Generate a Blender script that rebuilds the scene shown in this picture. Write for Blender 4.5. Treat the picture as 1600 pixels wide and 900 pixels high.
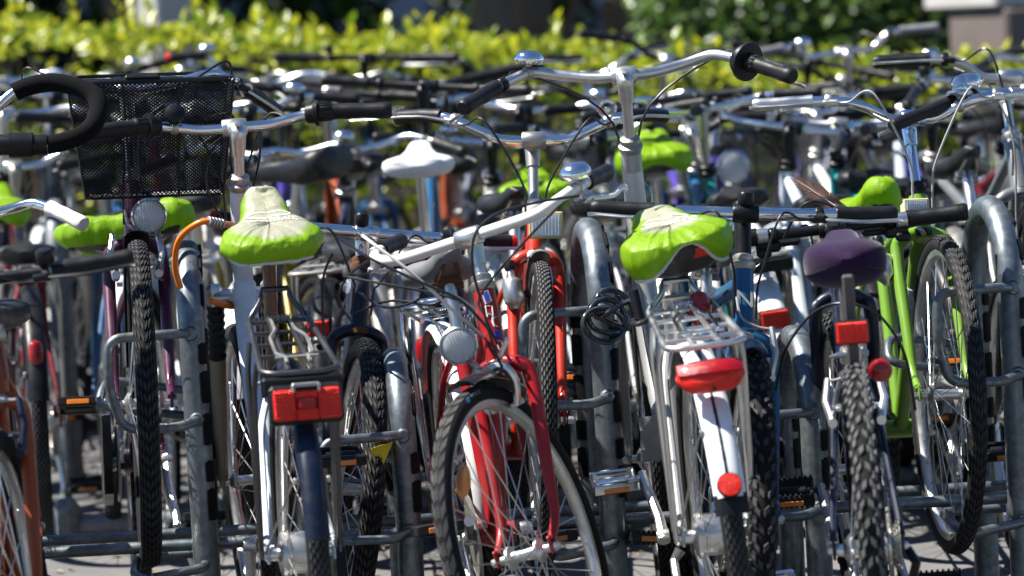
import bpy, math, random
import numpy as np
from mathutils import Matrix, Vector, noise
from mathutils.bvhtree import BVHTree

# ------------------------------------------------------------------ scene, camera, light
for _o in list(bpy.data.objects):
    bpy.data.objects.remove(_o)
SC = bpy.context.scene
COL = SC.collection
random.seed(7)
FPX, HC = 5250.0, 1.33                       # focal length in photo pixels (1600 wide), camera height
PT = math.atan((450 - 25) / FPX)             # downward pitch: the horizon sits at row 25
cam_d = bpy.data.cameras.new('camera')
cam_d.sensor_width = 36.0
cam_d.lens = FPX / 1600 * 36.0
cam_d.clip_start, cam_d.clip_end = 0.1, 900
cam_d.dof.use_dof = True
cam_d.dof.focus_distance = 6.95
cam_d.dof.aperture_fstop = 3.3
cam_d.dof.aperture_blades = 0
cam = bpy.data.objects.new('camera', cam_d)
COL.objects.link(cam)
cam.location = (0, 0, HC)
ROLL = math.radians(3.2)                     # the photograph is tilted: posts lean left, the rack rises to the right
cam.rotation_euler = (Matrix.Rotation(math.pi / 2 - PT, 3, 'X') @ Matrix.Rotation(-ROLL, 3, 'Z')).to_euler()
SC.camera = cam
SUN_EL, SUN_AZ = math.radians(57), math.radians(177)   # azimuth of the direction TO the sun, from +X, anticlockwise
to_sun = Vector((math.cos(SUN_EL) * math.cos(SUN_AZ), math.cos(SUN_EL) * math.sin(SUN_AZ), math.sin(SUN_EL)))
W = bpy.data.worlds.new('World')
SC.world = W
W.use_nodes = True
_n = W.node_tree.nodes
_sky = _n.new('ShaderNodeTexSky')
_sky.sky_type = 'NISHITA'
_sky.sun_disc = False
_sky.sun_elevation = SUN_EL
_sky.sun_rotation = math.atan2(to_sun.x, to_sun.y)
_sky.air_density = 0.85
_sky.dust_density = 0.0
_sky.ozone_density = 6.0
_n['Background'].inputs['Strength'].default_value = 0.066
W.node_tree.links.new(_sky.outputs[0], _n['Background'].inputs['Color'])
sun_d = bpy.data.lights.new('sun', 'SUN')
sun_d.energy = 5.0
sun_d.angle = math.radians(0.53)
sun_d.color = (1.0, 0.95, 0.86)
sun = bpy.data.objects.new('sun', sun_d)
COL.objects.link(sun)
sun.rotation_euler = to_sun.to_track_quat('Z', 'Y').to_euler()
SC.view_settings.view_transform = 'Standard'
SC.view_settings.look = 'None'
SC.view_settings.exposure = 1.24
SC.view_settings.gamma = 1.0
SC.view_settings.use_curve_mapping = False
SC.render.engine = 'CYCLES'
SC.cycles.max_bounces = 8
SC.cycles.transmission_bounces = 6
SC.cycles.caustics_reflective = False
SC.cycles.caustics_refractive = False
SC.cycles.sample_clamp_indirect = 6.0
SC.cycles.use_denoising = True
try:
    SC.cycles.denoiser = 'OPENIMAGEDENOISE'
except Exception:
    pass


def P(px, py, Y):
    """World point seen at photo pixel (px, py) at ground distance Y."""
    a, b = px - 800, py - 450
    cr, sr = math.cos(ROLL), math.sin(ROLL)
    u, v = (a * cr - b * sr) / FPX, -(a * sr + b * cr) / FPX
    c, s = math.cos(PT), math.sin(PT)
    d = np.array([u, c + v * s, -s + v * c])
    return np.array([0, 0, HC]) + d * (Y / d[1])


# ------------------------------------------------------------------ mesh building
def _unit(a):
    n = np.linalg.norm(a)
    return a / n if n > 1e-12 else a


def catmull(pts, k=5, closed=False):
    p = [np.asarray(q, float) for q in pts]
    n = len(p)
    out = []
    segs = n if closed else n - 1
    for i in range(segs):
        if closed:
            a, b, c, d = p[(i - 1) % n], p[i], p[(i + 1) % n], p[(i + 2) % n]
        else:
            a, b, c, d = p[max(i - 1, 0)], p[i], p[i + 1], p[min(i + 2, n - 1)]
        for j in range(k):
            t = j / k
            out.append(0.5 * ((2 * b) + (c - a) * t + (2 * a - 5 * b + 4 * c - d) * t * t + (3 * b - a - 3 * c + d) * t ** 3))
    if not closed:
        out.append(p[-1])
    return out


def fillet(pts, r, k=5):
    """Polyline with rounded corners."""
    p = [np.asarray(q, float) for q in pts]
    out = [p[0]]
    for i in range(1, len(p) - 1):
        a, b, c = p[i - 1], p[i], p[i + 1]
        d1, d2 = a - b, c - b
        rr = min(r, np.linalg.norm(d1) * .49, np.linalg.norm(d2) * .49)
        s, e = b + _unit(d1) * rr, b + _unit(d2) * rr
        for j in range(k + 1):
            t = j / k
            out.append((1 - t) ** 2 * s + 2 * t * (1 - t) * b + t * t * e)
    out.append(p[-1])
    return out


class MB:
    def __init__(self):
        self.v, self.f, self.n = [], [], 0
        self.fc = []          # how many faces each added shape has

    def add(self, v, f):
        o = self.n
        self.v.append(np.asarray(v, float).reshape(-1, 3))
        self.n += len(self.v[-1])
        self.f.extend([tuple(i + o for i in q) for q in f])
        self.fc.append(len(f))
        return self

    def tube(self, pts, r, n=8, closed=False, cap=True, flat=None):
        p = np.array([np.asarray(q, float) for q in pts])
        m = len(p)
        rr = np.full(m, r, float) if np.isscalar(r) else np.asarray(r, float)
        if len(rr) != m:
            rr = np.interp(np.linspace(0, 1, m), np.linspace(0, 1, len(rr)), rr)
        tg = np.roll(p, -1, 0) - np.roll(p, 1, 0)
        if not closed:
            tg[0], tg[-1] = p[1] - p[0], p[-1] - p[-2]
        tg = tg / np.maximum(np.linalg.norm(tg, axis=1), 1e-9)[:, None]
        ref = np.array([0, 0, 1.0]) if abs(tg[0][2]) < .9 else np.array([1.0, 0, 0])
        x = _unit(np.cross(tg[0], ref))
        ang = np.arange(n) * 2 * math.pi / n
        ca, sa = np.cos(ang)[:, None], np.sin(ang)[:, None]
        vs = []
        for i in range(m):
            x = _unit(x - tg[i] * np.dot(x, tg[i]))
            y = np.cross(tg[i], x)
            q = ca * x + sa * y
            if flat is not None:
                fx = np.asarray(flat[0], float)
                q = q - np.outer(q @ fx, fx) * (1 - flat[1])
            vs.append(p[i] + rr[i] * q)
        f = []
        for i in range(m if closed else m - 1):
            a, b = i * n, ((i + 1) % m) * n
            for j in range(n):
                k = (j + 1) % n
                f.append((a + j, a + k, b + k, b + j))
        if cap and not closed:
            f.append(tuple(range(n - 1, -1, -1)))
            f.append(tuple((m - 1) * n + j for j in range(n)))
        return self.add(np.concatenate(vs), f)

    def box(self, c, s, b=0.0, M=None):
        """Box of size s at c, chamfered by b, oriented by 3x3 M."""
        h = np.asarray(s, float) / 2
        if b <= 0:
            v = [(x * h[0], y * h[1], z * h[2]) for x in (-1, 1) for y in (-1, 1) for z in (-1, 1)]
            f = [(0, 1, 3, 2), (4, 6, 7, 5), (0, 4, 5, 1), (2, 3, 7, 6), (0, 2, 6, 4), (1, 5, 7, 3)]
        else:
            b = min(b, h.min() * .95)
            v, f, idx = [], [], {}
            for sx in (-1, 1):
                for sy in (-1, 1):
                    for sz in (-1, 1):
                        for a in range(3):
                            q = [sx * (h[0] - b), sy * (h[1] - b), sz * (h[2] - b)]
                            q[a] = (sx, sy, sz)[a] * h[a]
                            idx[(sx, sy, sz, a)] = len(v)
                            v.append(q)
            for a in range(3):
                o1, o2 = (a + 1) % 3, (a + 2) % 3
                for s0 in (-1, 1):
                    q = []
                    for u, w in ((-1, -1), (1, -1), (1, 1), (-1, 1)):
                        k = [0, 0, 0]
                        k[a], k[o1], k[o2] = s0, u, w
                        q.append(idx[(*k, a)])
                    f.append(tuple(q if s0 > 0 else q[::-1]))
                for u in (-1, 1):
                    for w in (-1, 1):
                        k0, k1 = [0, 0, 0], [0, 0, 0]
                        k0[a], k1[a] = -1, 1
                        for kk in (k0, k1):
                            kk[o1], kk[o2] = u, w
                        q = [idx[(*k0, o1)], idx[(*k1, o1)], idx[(*k1, o2)], idx[(*k0, o2)]]
                        f.append(tuple(q if u * w > 0 else q[::-1]))
            for sx in (-1, 1):
                for sy in (-1, 1):
                    for sz in (-1, 1):
                        q = [idx[(sx, sy, sz, a)] for a in range(3)]
                        f.append(tuple(q if sx * sy * sz > 0 else q[::-1]))
        v = np.array(v, float)
        if M is not None:
            v = v @ np.asarray(M, float).T
        return self.add(v + np.asarray(c, float), f)

    def lathe(self, prof, o=(0, 0, 0), axis=(0, 1, 0), n=24, cap=True):
        """prof: (radius, height along axis)."""
        a = _unit(np.asarray(axis, float))
        ref = np.array([0, 0, 1.0]) if abs(a[2]) < .9 else np.array([1.0, 0, 0])
        x = _unit(np.cross(a, ref))
        y = np.cross(a, x)
        ang = np.arange(n) * 2 * math.pi / n
        ring = np.cos(ang)[:, None] * x + np.sin(ang)[:, None] * y
        v = np.concatenate([np.asarray(o, float) + ring * r + a * h for r, h in prof])
        f = []
        for i in range(len(prof) - 1):
            for j in range(n):
                k = (j + 1) % n
                f.append((i * n + j, i * n + k, (i + 1) * n + k, (i + 1) * n + j))
        if cap:
            f.append(tuple(range(n - 1, -1, -1)))
            f.append(tuple((len(prof) - 1) * n + j for j in range(n)))
        return self.add(v, f)

    def ring(self, prof, n=64, o=(0, 0, 0)):
        """Closed section prof (radius, y) swept round the y axis."""
        m = len(prof)
        ang = np.arange(n) * 2 * math.pi / n
        v = np.array([(r * math.cos(t), y, r * math.sin(t)) for t in ang for r, y in prof]) + np.asarray(o, float)
        f = []
        for i in range(n):
            a, b = i * m, ((i + 1) % n) * m
            for j in range(m):
                k = (j + 1) % m
                f.append((a + j, b + j, b + k, a + k))
        return self.add(v, f)

    def grid(self, rows, close_u=False, close_v=False):
        m, n = len(rows), len(rows[0])
        f = []
        for i in range(m if close_v else m - 1):
            for j in range(n if close_u else n - 1):
                a, b = i, (i + 1) % m
                c, d = j, (j + 1) % n
                f.append((a * n + c, a * n + d, b * n + d, b * n + c))
        return self.add(np.array(rows, float).reshape(-1, 3), f)

    def mesh(self, name, mat, sharp=40):
        me = bpy.data.meshes.new(name)
        v = np.concatenate(self.v) if self.v else np.zeros((0, 3))
        me.from_pydata(v.tolist(), [], self.f)
        if sharp is not None:
            me.polygons.foreach_set('use_smooth', [True] * len(me.polygons))
            try:
                me.set_sharp_from_angle(angle=math.radians(sharp))
            except Exception:
                pass
        if mat is not None:
            me.materials.append(mat)
        return me


WHOLE = {'red_reflector', 'leaf_mass', 'crown', 'undergrowth', 'leaf_litter', 'wire_mesh', 'stems', 'rack_base_rail'}


def apart(b):
    """The far-apart pieces of a builder, each a builder of its own."""
    k = len(b.v)
    if k < 2 or k > 400:
        return [b]
    lo = np.array([v.min(0) for v in b.v])
    hi = np.array([v.max(0) for v in b.v])
    size = (hi - lo).max(1)
    g = np.maximum(0, np.maximum(lo[:, None] - hi[None], lo[None] - hi[:, None]))
    near = np.sqrt((g ** 2).sum(2)) <= np.maximum(.017, .45 * np.maximum(size[:, None], size[None]))
    lab = list(range(k))
    for i in range(k):
        for j in np.nonzero(near[i])[0]:
            a, c = lab[i], lab[j]
            if a != c:
                lab = [a if q == c else q for q in lab]
    if len(set(lab)) == 1:
        return [b]
    out, vo, fo = {}, 0, 0
    for i in range(k):
        m = out.setdefault(lab[i], MB())
        fs = b.f[fo:fo + b.fc[i]]
        m.add(b.v[i], [tuple(q - vo for q in f) for f in fs])
        vo += len(b.v[i])
        fo += b.fc[i]
    return list(out.values())


def obj(name, me, parent=None, M=None, mat=None, sharp=40):
    if isinstance(me, MB):
        ps = apart(me) if parent is not None and name not in WHOLE else [me]
        for extra in ps[1:]:
            obj(name, extra.mesh(name, mat, sharp), parent, M)
        me = ps[0].mesh(name, mat, sharp)
    o = bpy.data.objects.new(name, me)
    COL.objects.link(o)
    if parent is not None:
        o.parent = parent
    if M is not None:
        o.matrix_local = M
    return o


def empty(name, M, label, cat, group=None):
    o = bpy.data.objects.new(name, None)
    o.empty_display_size = .1
    COL.objects.link(o)
    o.matrix_world = M
    return tag(o, label, cat, group)


def tag(o, label=None, cat=None, group=None, kind=None):
    for k, v in (('label', label), ('category', cat), ('group', group), ('kind', kind)):
        if v:
            o[k] = v
    return o


_cache = {}


def cached(key, fn):
    if key not in _cache:
        _cache[key] = fn()
    return _cache[key]


def R3(axis, deg):
    return np.array(Matrix.Rotation(math.radians(deg), 3, axis if isinstance(axis, str) else Vector(axis)))


def frame_from(z, x=(1, 0, 0)):
    """3x3 whose columns are x', y', z' with z' along z."""
    z = _unit(np.asarray(z, float))
    x = np.asarray(x, float)
    if abs(np.dot(_unit(x), z)) > .95:
        x = np.array([0, 1.0, 0])
    x = _unit(x - z * np.dot(x, z))
    return np.stack([x, np.cross(z, x), z], 1)


# ------------------------------------------------------------------ materials
def mat(name, col, rough=.5, metal=0.0, coat=0.0, var=.12, vscale=18, bump=0.0, bscale=200, dirt=0.0, dcol=(.12, .105, .085),
        trans=0.0, ior=1.45, sheen=0.0, spec=.5, rvar=.12, subs=None, bdist=.002):
    m = bpy.data.materials.new(name)
    m.use_nodes = True
    nt = m.node_tree
    N, L = nt.nodes, nt.links
    b = N['Principled BSDF']
    tc = N.new('ShaderNodeTexCoord')
    nz = N.new('ShaderNodeTexNoise')
    nz.inputs['Scale'].default_value = vscale
    nz.inputs['Detail'].default_value = 6
    L.new(tc.outputs['Object'], nz.inputs['Vector'])
    mx = N.new('ShaderNodeMix')
    mx.data_type = 'RGBA'
    c = np.array(col, float)
    mx.inputs[6].default_value = (*(c * (1 - var)), 1)
    mx.inputs[7].default_value = (*np.minimum(c * (1 + var), 1), 1)
    L.new(nz.outputs['Fac'], mx.inputs[0])
    out = mx.outputs[2]
    rm = N.new('ShaderNodeMapRange')
    rm.inputs['To Min'].default_value = max(rough - rvar, .03)
    rm.inputs['To Max'].default_value = min(rough + rvar, 1)
    L.new(nz.outputs['Fac'], rm.inputs['Value'])
    rout = rm.outputs[0]
    if dirt > 0:
        n2 = N.new('ShaderNodeTexNoise')
        n2.inputs['Scale'].default_value = 9
        n2.inputs['Detail'].default_value = 9
        n2.inputs['Roughness'].default_value = .7
        L.new(tc.outputs['Object'], n2.inputs['Vector'])
        r2 = N.new('ShaderNodeMapRange')
        r2.inputs['From Min'].default_value = .48
        r2.inputs['From Max'].default_value = .75
        r2.inputs['To Max'].default_value = dirt
        L.new(n2.outputs['Fac'], r2.inputs['Value'])
        m2 = N.new('ShaderNodeMix')
        m2.data_type = 'RGBA'
        m2.inputs[7].default_value = (*dcol, 1)
        L.new(out, m2.inputs[6])
        L.new(r2.outputs[0], m2.inputs[0])
        out = m2.outputs[2]
        m3 = N.new('ShaderNodeMix')
        m3.inputs[3].default_value = .85
        L.new(r2.outputs[0], m3.inputs[0])
        L.new(rout, m3.inputs[2])
        rout = m3.outputs[0]
    L.new(out, b.inputs['Base Color'])
    L.new(rout, b.inputs['Roughness'])
    b.inputs['Metallic'].default_value = metal
    b.inputs['Coat Weight'].default_value = coat
    b.inputs['Coat Roughness'].default_value = .08
    b.inputs['Transmission Weight'].default_value = trans
    b.inputs['IOR'].default_value = ior
    b.inputs['Specular IOR Level'].default_value = spec
    if sheen:
        b.inputs['Sheen Weight'].default_value = sheen
        b.inputs['Sheen Roughness'].default_value = .4
    if subs:
        b.inputs['Subsurface Weight'].default_value = subs
        b.inputs['Subsurface Radius'].default_value = (.02, .01, .005)
    if bump > 0:
        n3 = N.new('ShaderNodeTexNoise')
        n3.inputs['Scale'].default_value = bscale
        n3.inputs['Detail'].default_value = 4
        L.new(tc.outputs['Object'], n3.inputs['Vector'])
        bp = N.new('ShaderNodeBump')
        bp.inputs['Strength'].default_value = bump
        bp.inputs['Distance'].default_value = bdist
        L.new(n3.outputs['Fac'], bp.inputs['Height'])
        L.new(bp.outputs[0], b.inputs['Normal'])
    return m


def paint(name, col, **k):
    a = dict(rough=.34, coat=.22, var=.1, spec=.4, dirt=.34, dcol=(.09, .075, .06), bump=.03, bscale=90)
    a.update(k)
    return mat(name, col, **a)


M = {}
M['chrome'] = mat('chrome', (.78, .79, .8), .13, 1.0, rvar=.07, dirt=.25, dcol=(.25, .2, .15), var=.05)
M['alu'] = mat('brushed_aluminium', (.62, .62, .61), .34, 1.0, dirt=.35, dcol=(.22, .2, .17), bump=.05, bscale=300)
M['dull'] = mat('dull_steel', (.4, .39, .37), .42, .9, dirt=.6, dcol=(.16, .11, .07))
M['spoke'] = mat('spoke_steel', (.6, .59, .57), .3, 1.0)
M['rim'] = mat('rim_aluminium', (.58, .58, .57), .36, 1.0, dirt=.5, dcol=(.2, .17, .13))
M['galv'] = mat('galvanised_steel', (.16, .19, .215), .4, .75, var=.28, vscale=38, dirt=.55, dcol=(.22, .21, .19), bump=.1, bscale=60)
M['galv_d'] = mat('weathered_galvanised_steel', (.16, .18, .2), .55, .5, var=.25, vscale=30, dirt=.5, dcol=(.2, .19, .17), bump=.12, bscale=60)
M['pad'] = mat('black_rubber_pad', (.006, .006, .007), .6, spec=.15, bump=.2, bscale=120)
M['black'] = mat('black_plastic', (.008, .0085, .01), .36, spec=.3, var=.3, bump=.05, dirt=.25, dcol=(.035, .033, .03))
M['gloss_black'] = paint('black_lacquer', (.006, .0065, .008), dirt=.15, dcol=(.04, .038, .035))
M['grip'] = mat('black_rubber_grip', spec=.3, col=(.01, .01, .012), rough=.42, bump=.3, bscale=420, dirt=.25, dcol=(.035, .033, .03))
M['foam'] = mat('black_foam', (.006, .006, .007), .95, spec=.12, bump=.8, bscale=700)
M['white_grip'] = mat('white_grip', (.7, .69, .66), .6, bump=.3, bscale=300, dirt=.4)
M['tyre'] = mat('tyre_rubber', spec=.15, col=(.01, .0105, .012), rough=.7, var=.35, vscale=30, dirt=.35, dcol=(.04, .037, .033), bump=.25, bscale=260)
M['tyre_new'] = mat('dark_tyre_rubber', spec=.25, col=(.01, .0105, .012), rough=.62, var=.3, dirt=.35, dcol=(.05, .047, .042), bump=.25, bscale=260)
M['tyre_dusty'] = mat('dusty_tyre_rubber', spec=.1, col=(.014, .014, .015), rough=.8, var=.3, vscale=40, dirt=.4, dcol=(.07, .066, .06), bump=.3, bscale=260)
M['tread'] = mat('worn_tread_rubber', spec=.15, col=(.05, .05, .053), rough=.8, var=.3, vscale=40, dirt=.8, dcol=(.15, .142, .128), bump=.3, bscale=260)
M['tread_dusty'] = mat('dusty_tread_rubber', spec=.15, col=(.1, .1, .102), rough=.85, var=.3, vscale=40, dirt=.4, dcol=(.2, .19, .175), bump=.3, bscale=260)
M['cable'] = mat('cable_housing', (.015, .015, .017), .35)
M['cable_w'] = mat('white_cable_housing', (.62, .6, .56), .4)
M['cable_g'] = mat('grey_cable_housing', (.35, .35, .35), .35)
M['saddle'] = mat('black_vinyl', (.01, .01, .012), .4, bump=.25, bscale=500, dirt=.3, dcol=(.045, .042, .04))
M['saddle_grey'] = mat('grey_vinyl', (.16, .165, .175), .5, bump=.25, bscale=400, dirt=.3)
M['saddle_white'] = mat('white_vinyl', (.72, .72, .72), .35, bump=.1, dirt=.3, dcol=(.4, .38, .34))
M['purple_gel'] = mat('purple_stretch_fabric', (.02, .008, .034), .9, sheen=.3, spec=.1, var=.25, vscale=40, dirt=.4, dcol=(.06, .038, .075), bump=.6, bscale=600)
M['white'] = mat('white_enamel', (.76, .75, .71), .28, coat=.4, dirt=.35, dcol=(.4, .35, .28), var=.05)
M['white_guard'] = mat('white_plastic', (.78, .79, .8), .25, coat=.3, dirt=.25, dcol=(.45, .42, .38), var=.04)
M['cream'] = mat('cream_plastic', (.62, .56, .36), .4, dirt=.3)
M['gunmetal'] = mat('gunmetal', (.1, .1, .105), .34, .85, dirt=.3, dcol=(.06, .05, .04))
M['bowl'] = mat('silvered_bowl', (.9, .9, .91), .22, .9, bump=.3, bscale=220, var=.04)
M['rust'] = mat('rusty_steel', (.13, .06, .03), .85, .2, var=.5, vscale=60, bump=.6, bscale=150)
M['red_lens'] = mat('red_lens', (.88, .018, .006), .18, coat=.25, bump=.9, bscale=260, var=.5, vscale=220, subs=.4, bdist=.004, spec=.3)
M['red_lens_d'] = mat('dark_red_lens', (.32, .004, .007), .14, coat=.4, bump=.9, bscale=300, var=.3, vscale=60, subs=.2)
M['amber'] = mat('amber_reflector', (.85, .24, .008), .18, coat=1.0, bump=.5, bscale=330, subs=.3)
M['lens'] = mat('clear_ribbed_lens', (.86, .88, .9), .08, trans=.8, bump=.7, bscale=110, var=.03, rvar=.03)
M['mirror'] = mat('lamp_reflector', (.85, .85, .86), .12, 1.0, bump=.15, bscale=60)
M['amberglass'] = mat('yellowed_lamp_shell', (.62, .52, .2), .4, dirt=.3)
M['blue_chrome'] = mat('blued_chrome', (.45, .6, .78), .18, 1.0)
M['brown_post'] = mat('dull_brown_seatpost', (.16, .12, .1), .32, .85, bump=.05)
M['khaki'] = mat('champagne_fork_leg', (.36, .32, .24), .4, .4, dirt=.3)
PT_ = {
    'silver': paint('silver_paint', (.5, .51, .51), metal=.55, rough=.36),
    'pearl': paint('pearl_grey_paint', (.42, .41, .37), metal=.6, rough=.34),
    'blue_white': paint('icy_blue_paint', (.62, .7, .78), vscale=14, var=.2),
    'blue': paint('blue_paint', (.02, .1, .24)),
    'midblue': paint('bright_blue_paint', (.012, .1, .23), metal=.15),
    'navy': paint('navy_paint', (.003, .008, .026), coat=.1, rough=.36),
    'red': paint('dark_red_paint', (.33, .008, .012), rough=.36),
    'fred': paint('orange_red_paint', (.5, .024, .007)),
    'green': paint('lime_green_paint', (.14, .29, .02)),
    'orange': paint('copper_orange_paint', (.3, .055, .008), metal=.3),
    'purple': paint('dark_purple_paint', (.07, .012, .045)),
    'black': M['gloss_black'],
    'grey': paint('grey_paint', (.2, .21, .22), metal=.4),
    'violet': paint('violet_paint', (.07, .04, .3)),
    'teal': paint('teal_paint', (.02, .25, .26)),
    'white': M['white'],
    'wine': paint('wine_red_paint', (.16, .01, .02)),
    'yellow': paint('mustard_paint', (.5, .36, .02)),
    'olive': paint('olive_paint', (.24, .26, .04)),
}


def cover_mat(name, green, glare):
    m = mat(name, green, .4, sheen=.0, var=.12, vscale=12, bump=.55, bscale=70, bdist=.006, coat=.0, rvar=.08)
    nt = m.node_tree
    N, L = nt.nodes, nt.links
    b = N['Principled BSDF']
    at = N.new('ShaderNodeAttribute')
    at.attribute_name = 'print'  # mask for pale glare painted into the nylon's base colour
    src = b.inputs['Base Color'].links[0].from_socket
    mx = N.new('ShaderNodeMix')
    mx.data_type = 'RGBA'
    mx.inputs[7].default_value = (*glare, 1)
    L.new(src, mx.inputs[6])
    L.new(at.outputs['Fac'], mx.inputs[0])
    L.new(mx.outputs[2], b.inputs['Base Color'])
    tr = N.new('ShaderNodeBsdfTranslucent')
    L.new(mx.outputs[2], tr.inputs['Color'])
    ms = N.new('ShaderNodeMixShader')
    ms.inputs[0].default_value = .4
    L.new(b.outputs[0], ms.inputs[1])
    L.new(tr.outputs[0], ms.inputs[2])
    L.new(ms.outputs[0], N['Material Output'].inputs['Surface'])
    # creases run down the skirt: stretch the relief along z
    tc = next(q for q in N if q.type == 'TEX_COORD')
    nz = next(q for q in N if q.type == 'TEX_NOISE' and abs(q.inputs['Scale'].default_value - 70) < 1)
    mp = N.new('ShaderNodeMapping')
    mp.inputs['Scale'].default_value = (1, 1, .22)
    L.new(tc.outputs['Object'], mp.inputs['Vector'])
    L.new(mp.outputs[0], nz.inputs['Vector'])
    nz.inputs['Distortion'].default_value = .8
    return m


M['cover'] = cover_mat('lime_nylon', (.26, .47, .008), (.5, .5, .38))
M['cover_print'] = mat('white_print', (.88, .87, .84), .5)
M['hem'] = mat('pale_grey_hem', (.6, .61, .62), .7)


def spangle(m, scale=70, amt=.2):
    """Zinc spangle and faint rust runs over a galvanised material."""
    nt = m.node_tree
    N, L = nt.nodes, nt.links
    b = N['Principled BSDF']
    src = b.inputs['Base Color'].links[0].from_socket
    tc = next(q for q in N if q.type == 'TEX_COORD')
    vo = N.new('ShaderNodeTexVoronoi')
    vo.inputs['Scale'].default_value = scale
    L.new(tc.outputs['Object'], vo.inputs['Vector'])
    hs = N.new('ShaderNodeSeparateColor')
    L.new(vo.outputs['Color'], hs.inputs[0])
    rm = N.new('ShaderNodeMapRange')
    rm.inputs['To Min'].default_value = 1 - amt
    rm.inputs['To Max'].default_value = 1 + amt
    L.new(hs.outputs[0], rm.inputs['Value'])
    mu = N.new('ShaderNodeMix')
    mu.data_type = 'RGBA'
    mu.blend_type = 'MULTIPLY'
    mu.inputs[0].default_value = 1
    L.new(src, mu.inputs[6])
    L.new(rm.outputs[0], mu.inputs[7])
    n2 = N.new('ShaderNodeTexNoise')
    n2.inputs['Scale'].default_value = 14
    n2.inputs['Detail'].default_value = 8
    mp = N.new('ShaderNodeMapping')
    mp.inputs['Scale'].default_value = (1, 1, .25)
    L.new(tc.outputs['Object'], mp.inputs['Vector'])
    L.new(mp.outputs[0], n2.inputs['Vector'])
    r2 = N.new('ShaderNodeMapRange')
    r2.inputs['From Min'].default_value = .58
    r2.inputs['From Max'].default_value = .74
    r2.inputs['To Max'].default_value = .45
    L.new(n2.outputs['Fac'], r2.inputs['Value'])
    mx = N.new('ShaderNodeMix')
    mx.data_type = 'RGBA'
    mx.inputs[7].default_value = (.2, .16, .12, 1)
    L.new(mu.outputs[2], mx.inputs[6])
    L.new(r2.outputs[0], mx.inputs[0])
    L.new(mx.outputs[2], b.inputs['Base Color'])


spangle(M['galv'])
spangle(M['galv_d'])


def glass_mat(name):
    """Thin clear lamp glass: sunlight passes, the surface mirrors and is slightly scuffed."""
    m = bpy.data.materials.new(name)
    m.use_nodes = True
    nt = m.node_tree
    N, L = nt.nodes, nt.links
    b = N['Principled BSDF']
    b.inputs['Base Color'].default_value = (.9, .91, .93, 1)
    b.inputs['Roughness'].default_value = .06
    t = N.new('ShaderNodeBsdfTransparent')
    t.inputs['Color'].default_value = (.93, .95, .97, 1)
    nz = N.new('ShaderNodeTexNoise')
    nz.inputs['Scale'].default_value = 60
    tc = N.new('ShaderNodeTexCoord')
    L.new(tc.outputs['Object'], nz.inputs['Vector'])
    lw = N.new('ShaderNodeLayerWeight')
    lw.inputs['Blend'].default_value = .25
    rm = N.new('ShaderNodeMapRange')
    rm.inputs['To Min'].default_value = .3
    rm.inputs['To Max'].default_value = .75
    L.new(lw.outputs['Facing'], rm.inputs['Value'])
    ms = N.new('ShaderNodeMixShader')
    L.new(rm.outputs[0], ms.inputs[0])
    L.new(t.outputs[0], ms.inputs[1])
    L.new(b.outputs[0], ms.inputs[2])
    L.new(ms.outputs[0], N['Material Output'].inputs['Surface'])
    return m


def leaf_mat(name, col, col2, tr=.45):
    m = bpy.data.materials.new(name)
    m.use_nodes = True
    nt = m.node_tree
    N, L = nt.nodes, nt.links
    b = N['Principled BSDF']
    oi = N.new('ShaderNodeNewGeometry')
    mx = N.new('ShaderNodeMix')
    mx.data_type = 'RGBA'
    mx.inputs[6].default_value = (*col, 1)
    mx.inputs[7].default_value = (*col2, 1)
    L.new(oi.outputs['Random Per Island'], mx.inputs[0])
    L.new(mx.outputs[2], b.inputs['Base Color'])
    b.inputs['Roughness'].default_value = .36
    t = N.new('ShaderNodeBsdfTranslucent')
    L.new(mx.outputs[2], t.inputs['Color'])
    ms = N.new('ShaderNodeMixShader')
    ms.inputs[0].default_value = tr
    L.new(b.outputs[0], ms.inputs[1])
    L.new(t.outputs[0], ms.inputs[2])
    L.new(ms.outputs[0], N['Material Output'].inputs['Surface'])
    return m


M['leaf'] = leaf_mat('hedge_leaf', (.08, .19, .012), (.6, .6, .032))
M['leaf_d'] = leaf_mat('dark_leaf', (.02, .06, .014), (.06, .12, .02), .3)
M['leaf_m'] = leaf_mat('tree_leaf', (.03, .075, .015), (.09, .16, .022), .35)
M['bark'] = mat('bark', (.17, .12, .085), .9, var=.5, vscale=14, bump=1.0, bscale=40)
M['concrete'] = mat('pale_concrete', (.42, .41, .4), .85, var=.2, vscale=6, bump=.4, bscale=60)
M['stone'] = mat('brown_grey_stone', (.13, .108, .1), .85, var=.25, vscale=7, bump=.4, bscale=50)
M['wall'] = mat('rendered_wall', (.34, .42, .56), .9, var=.1)

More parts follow.
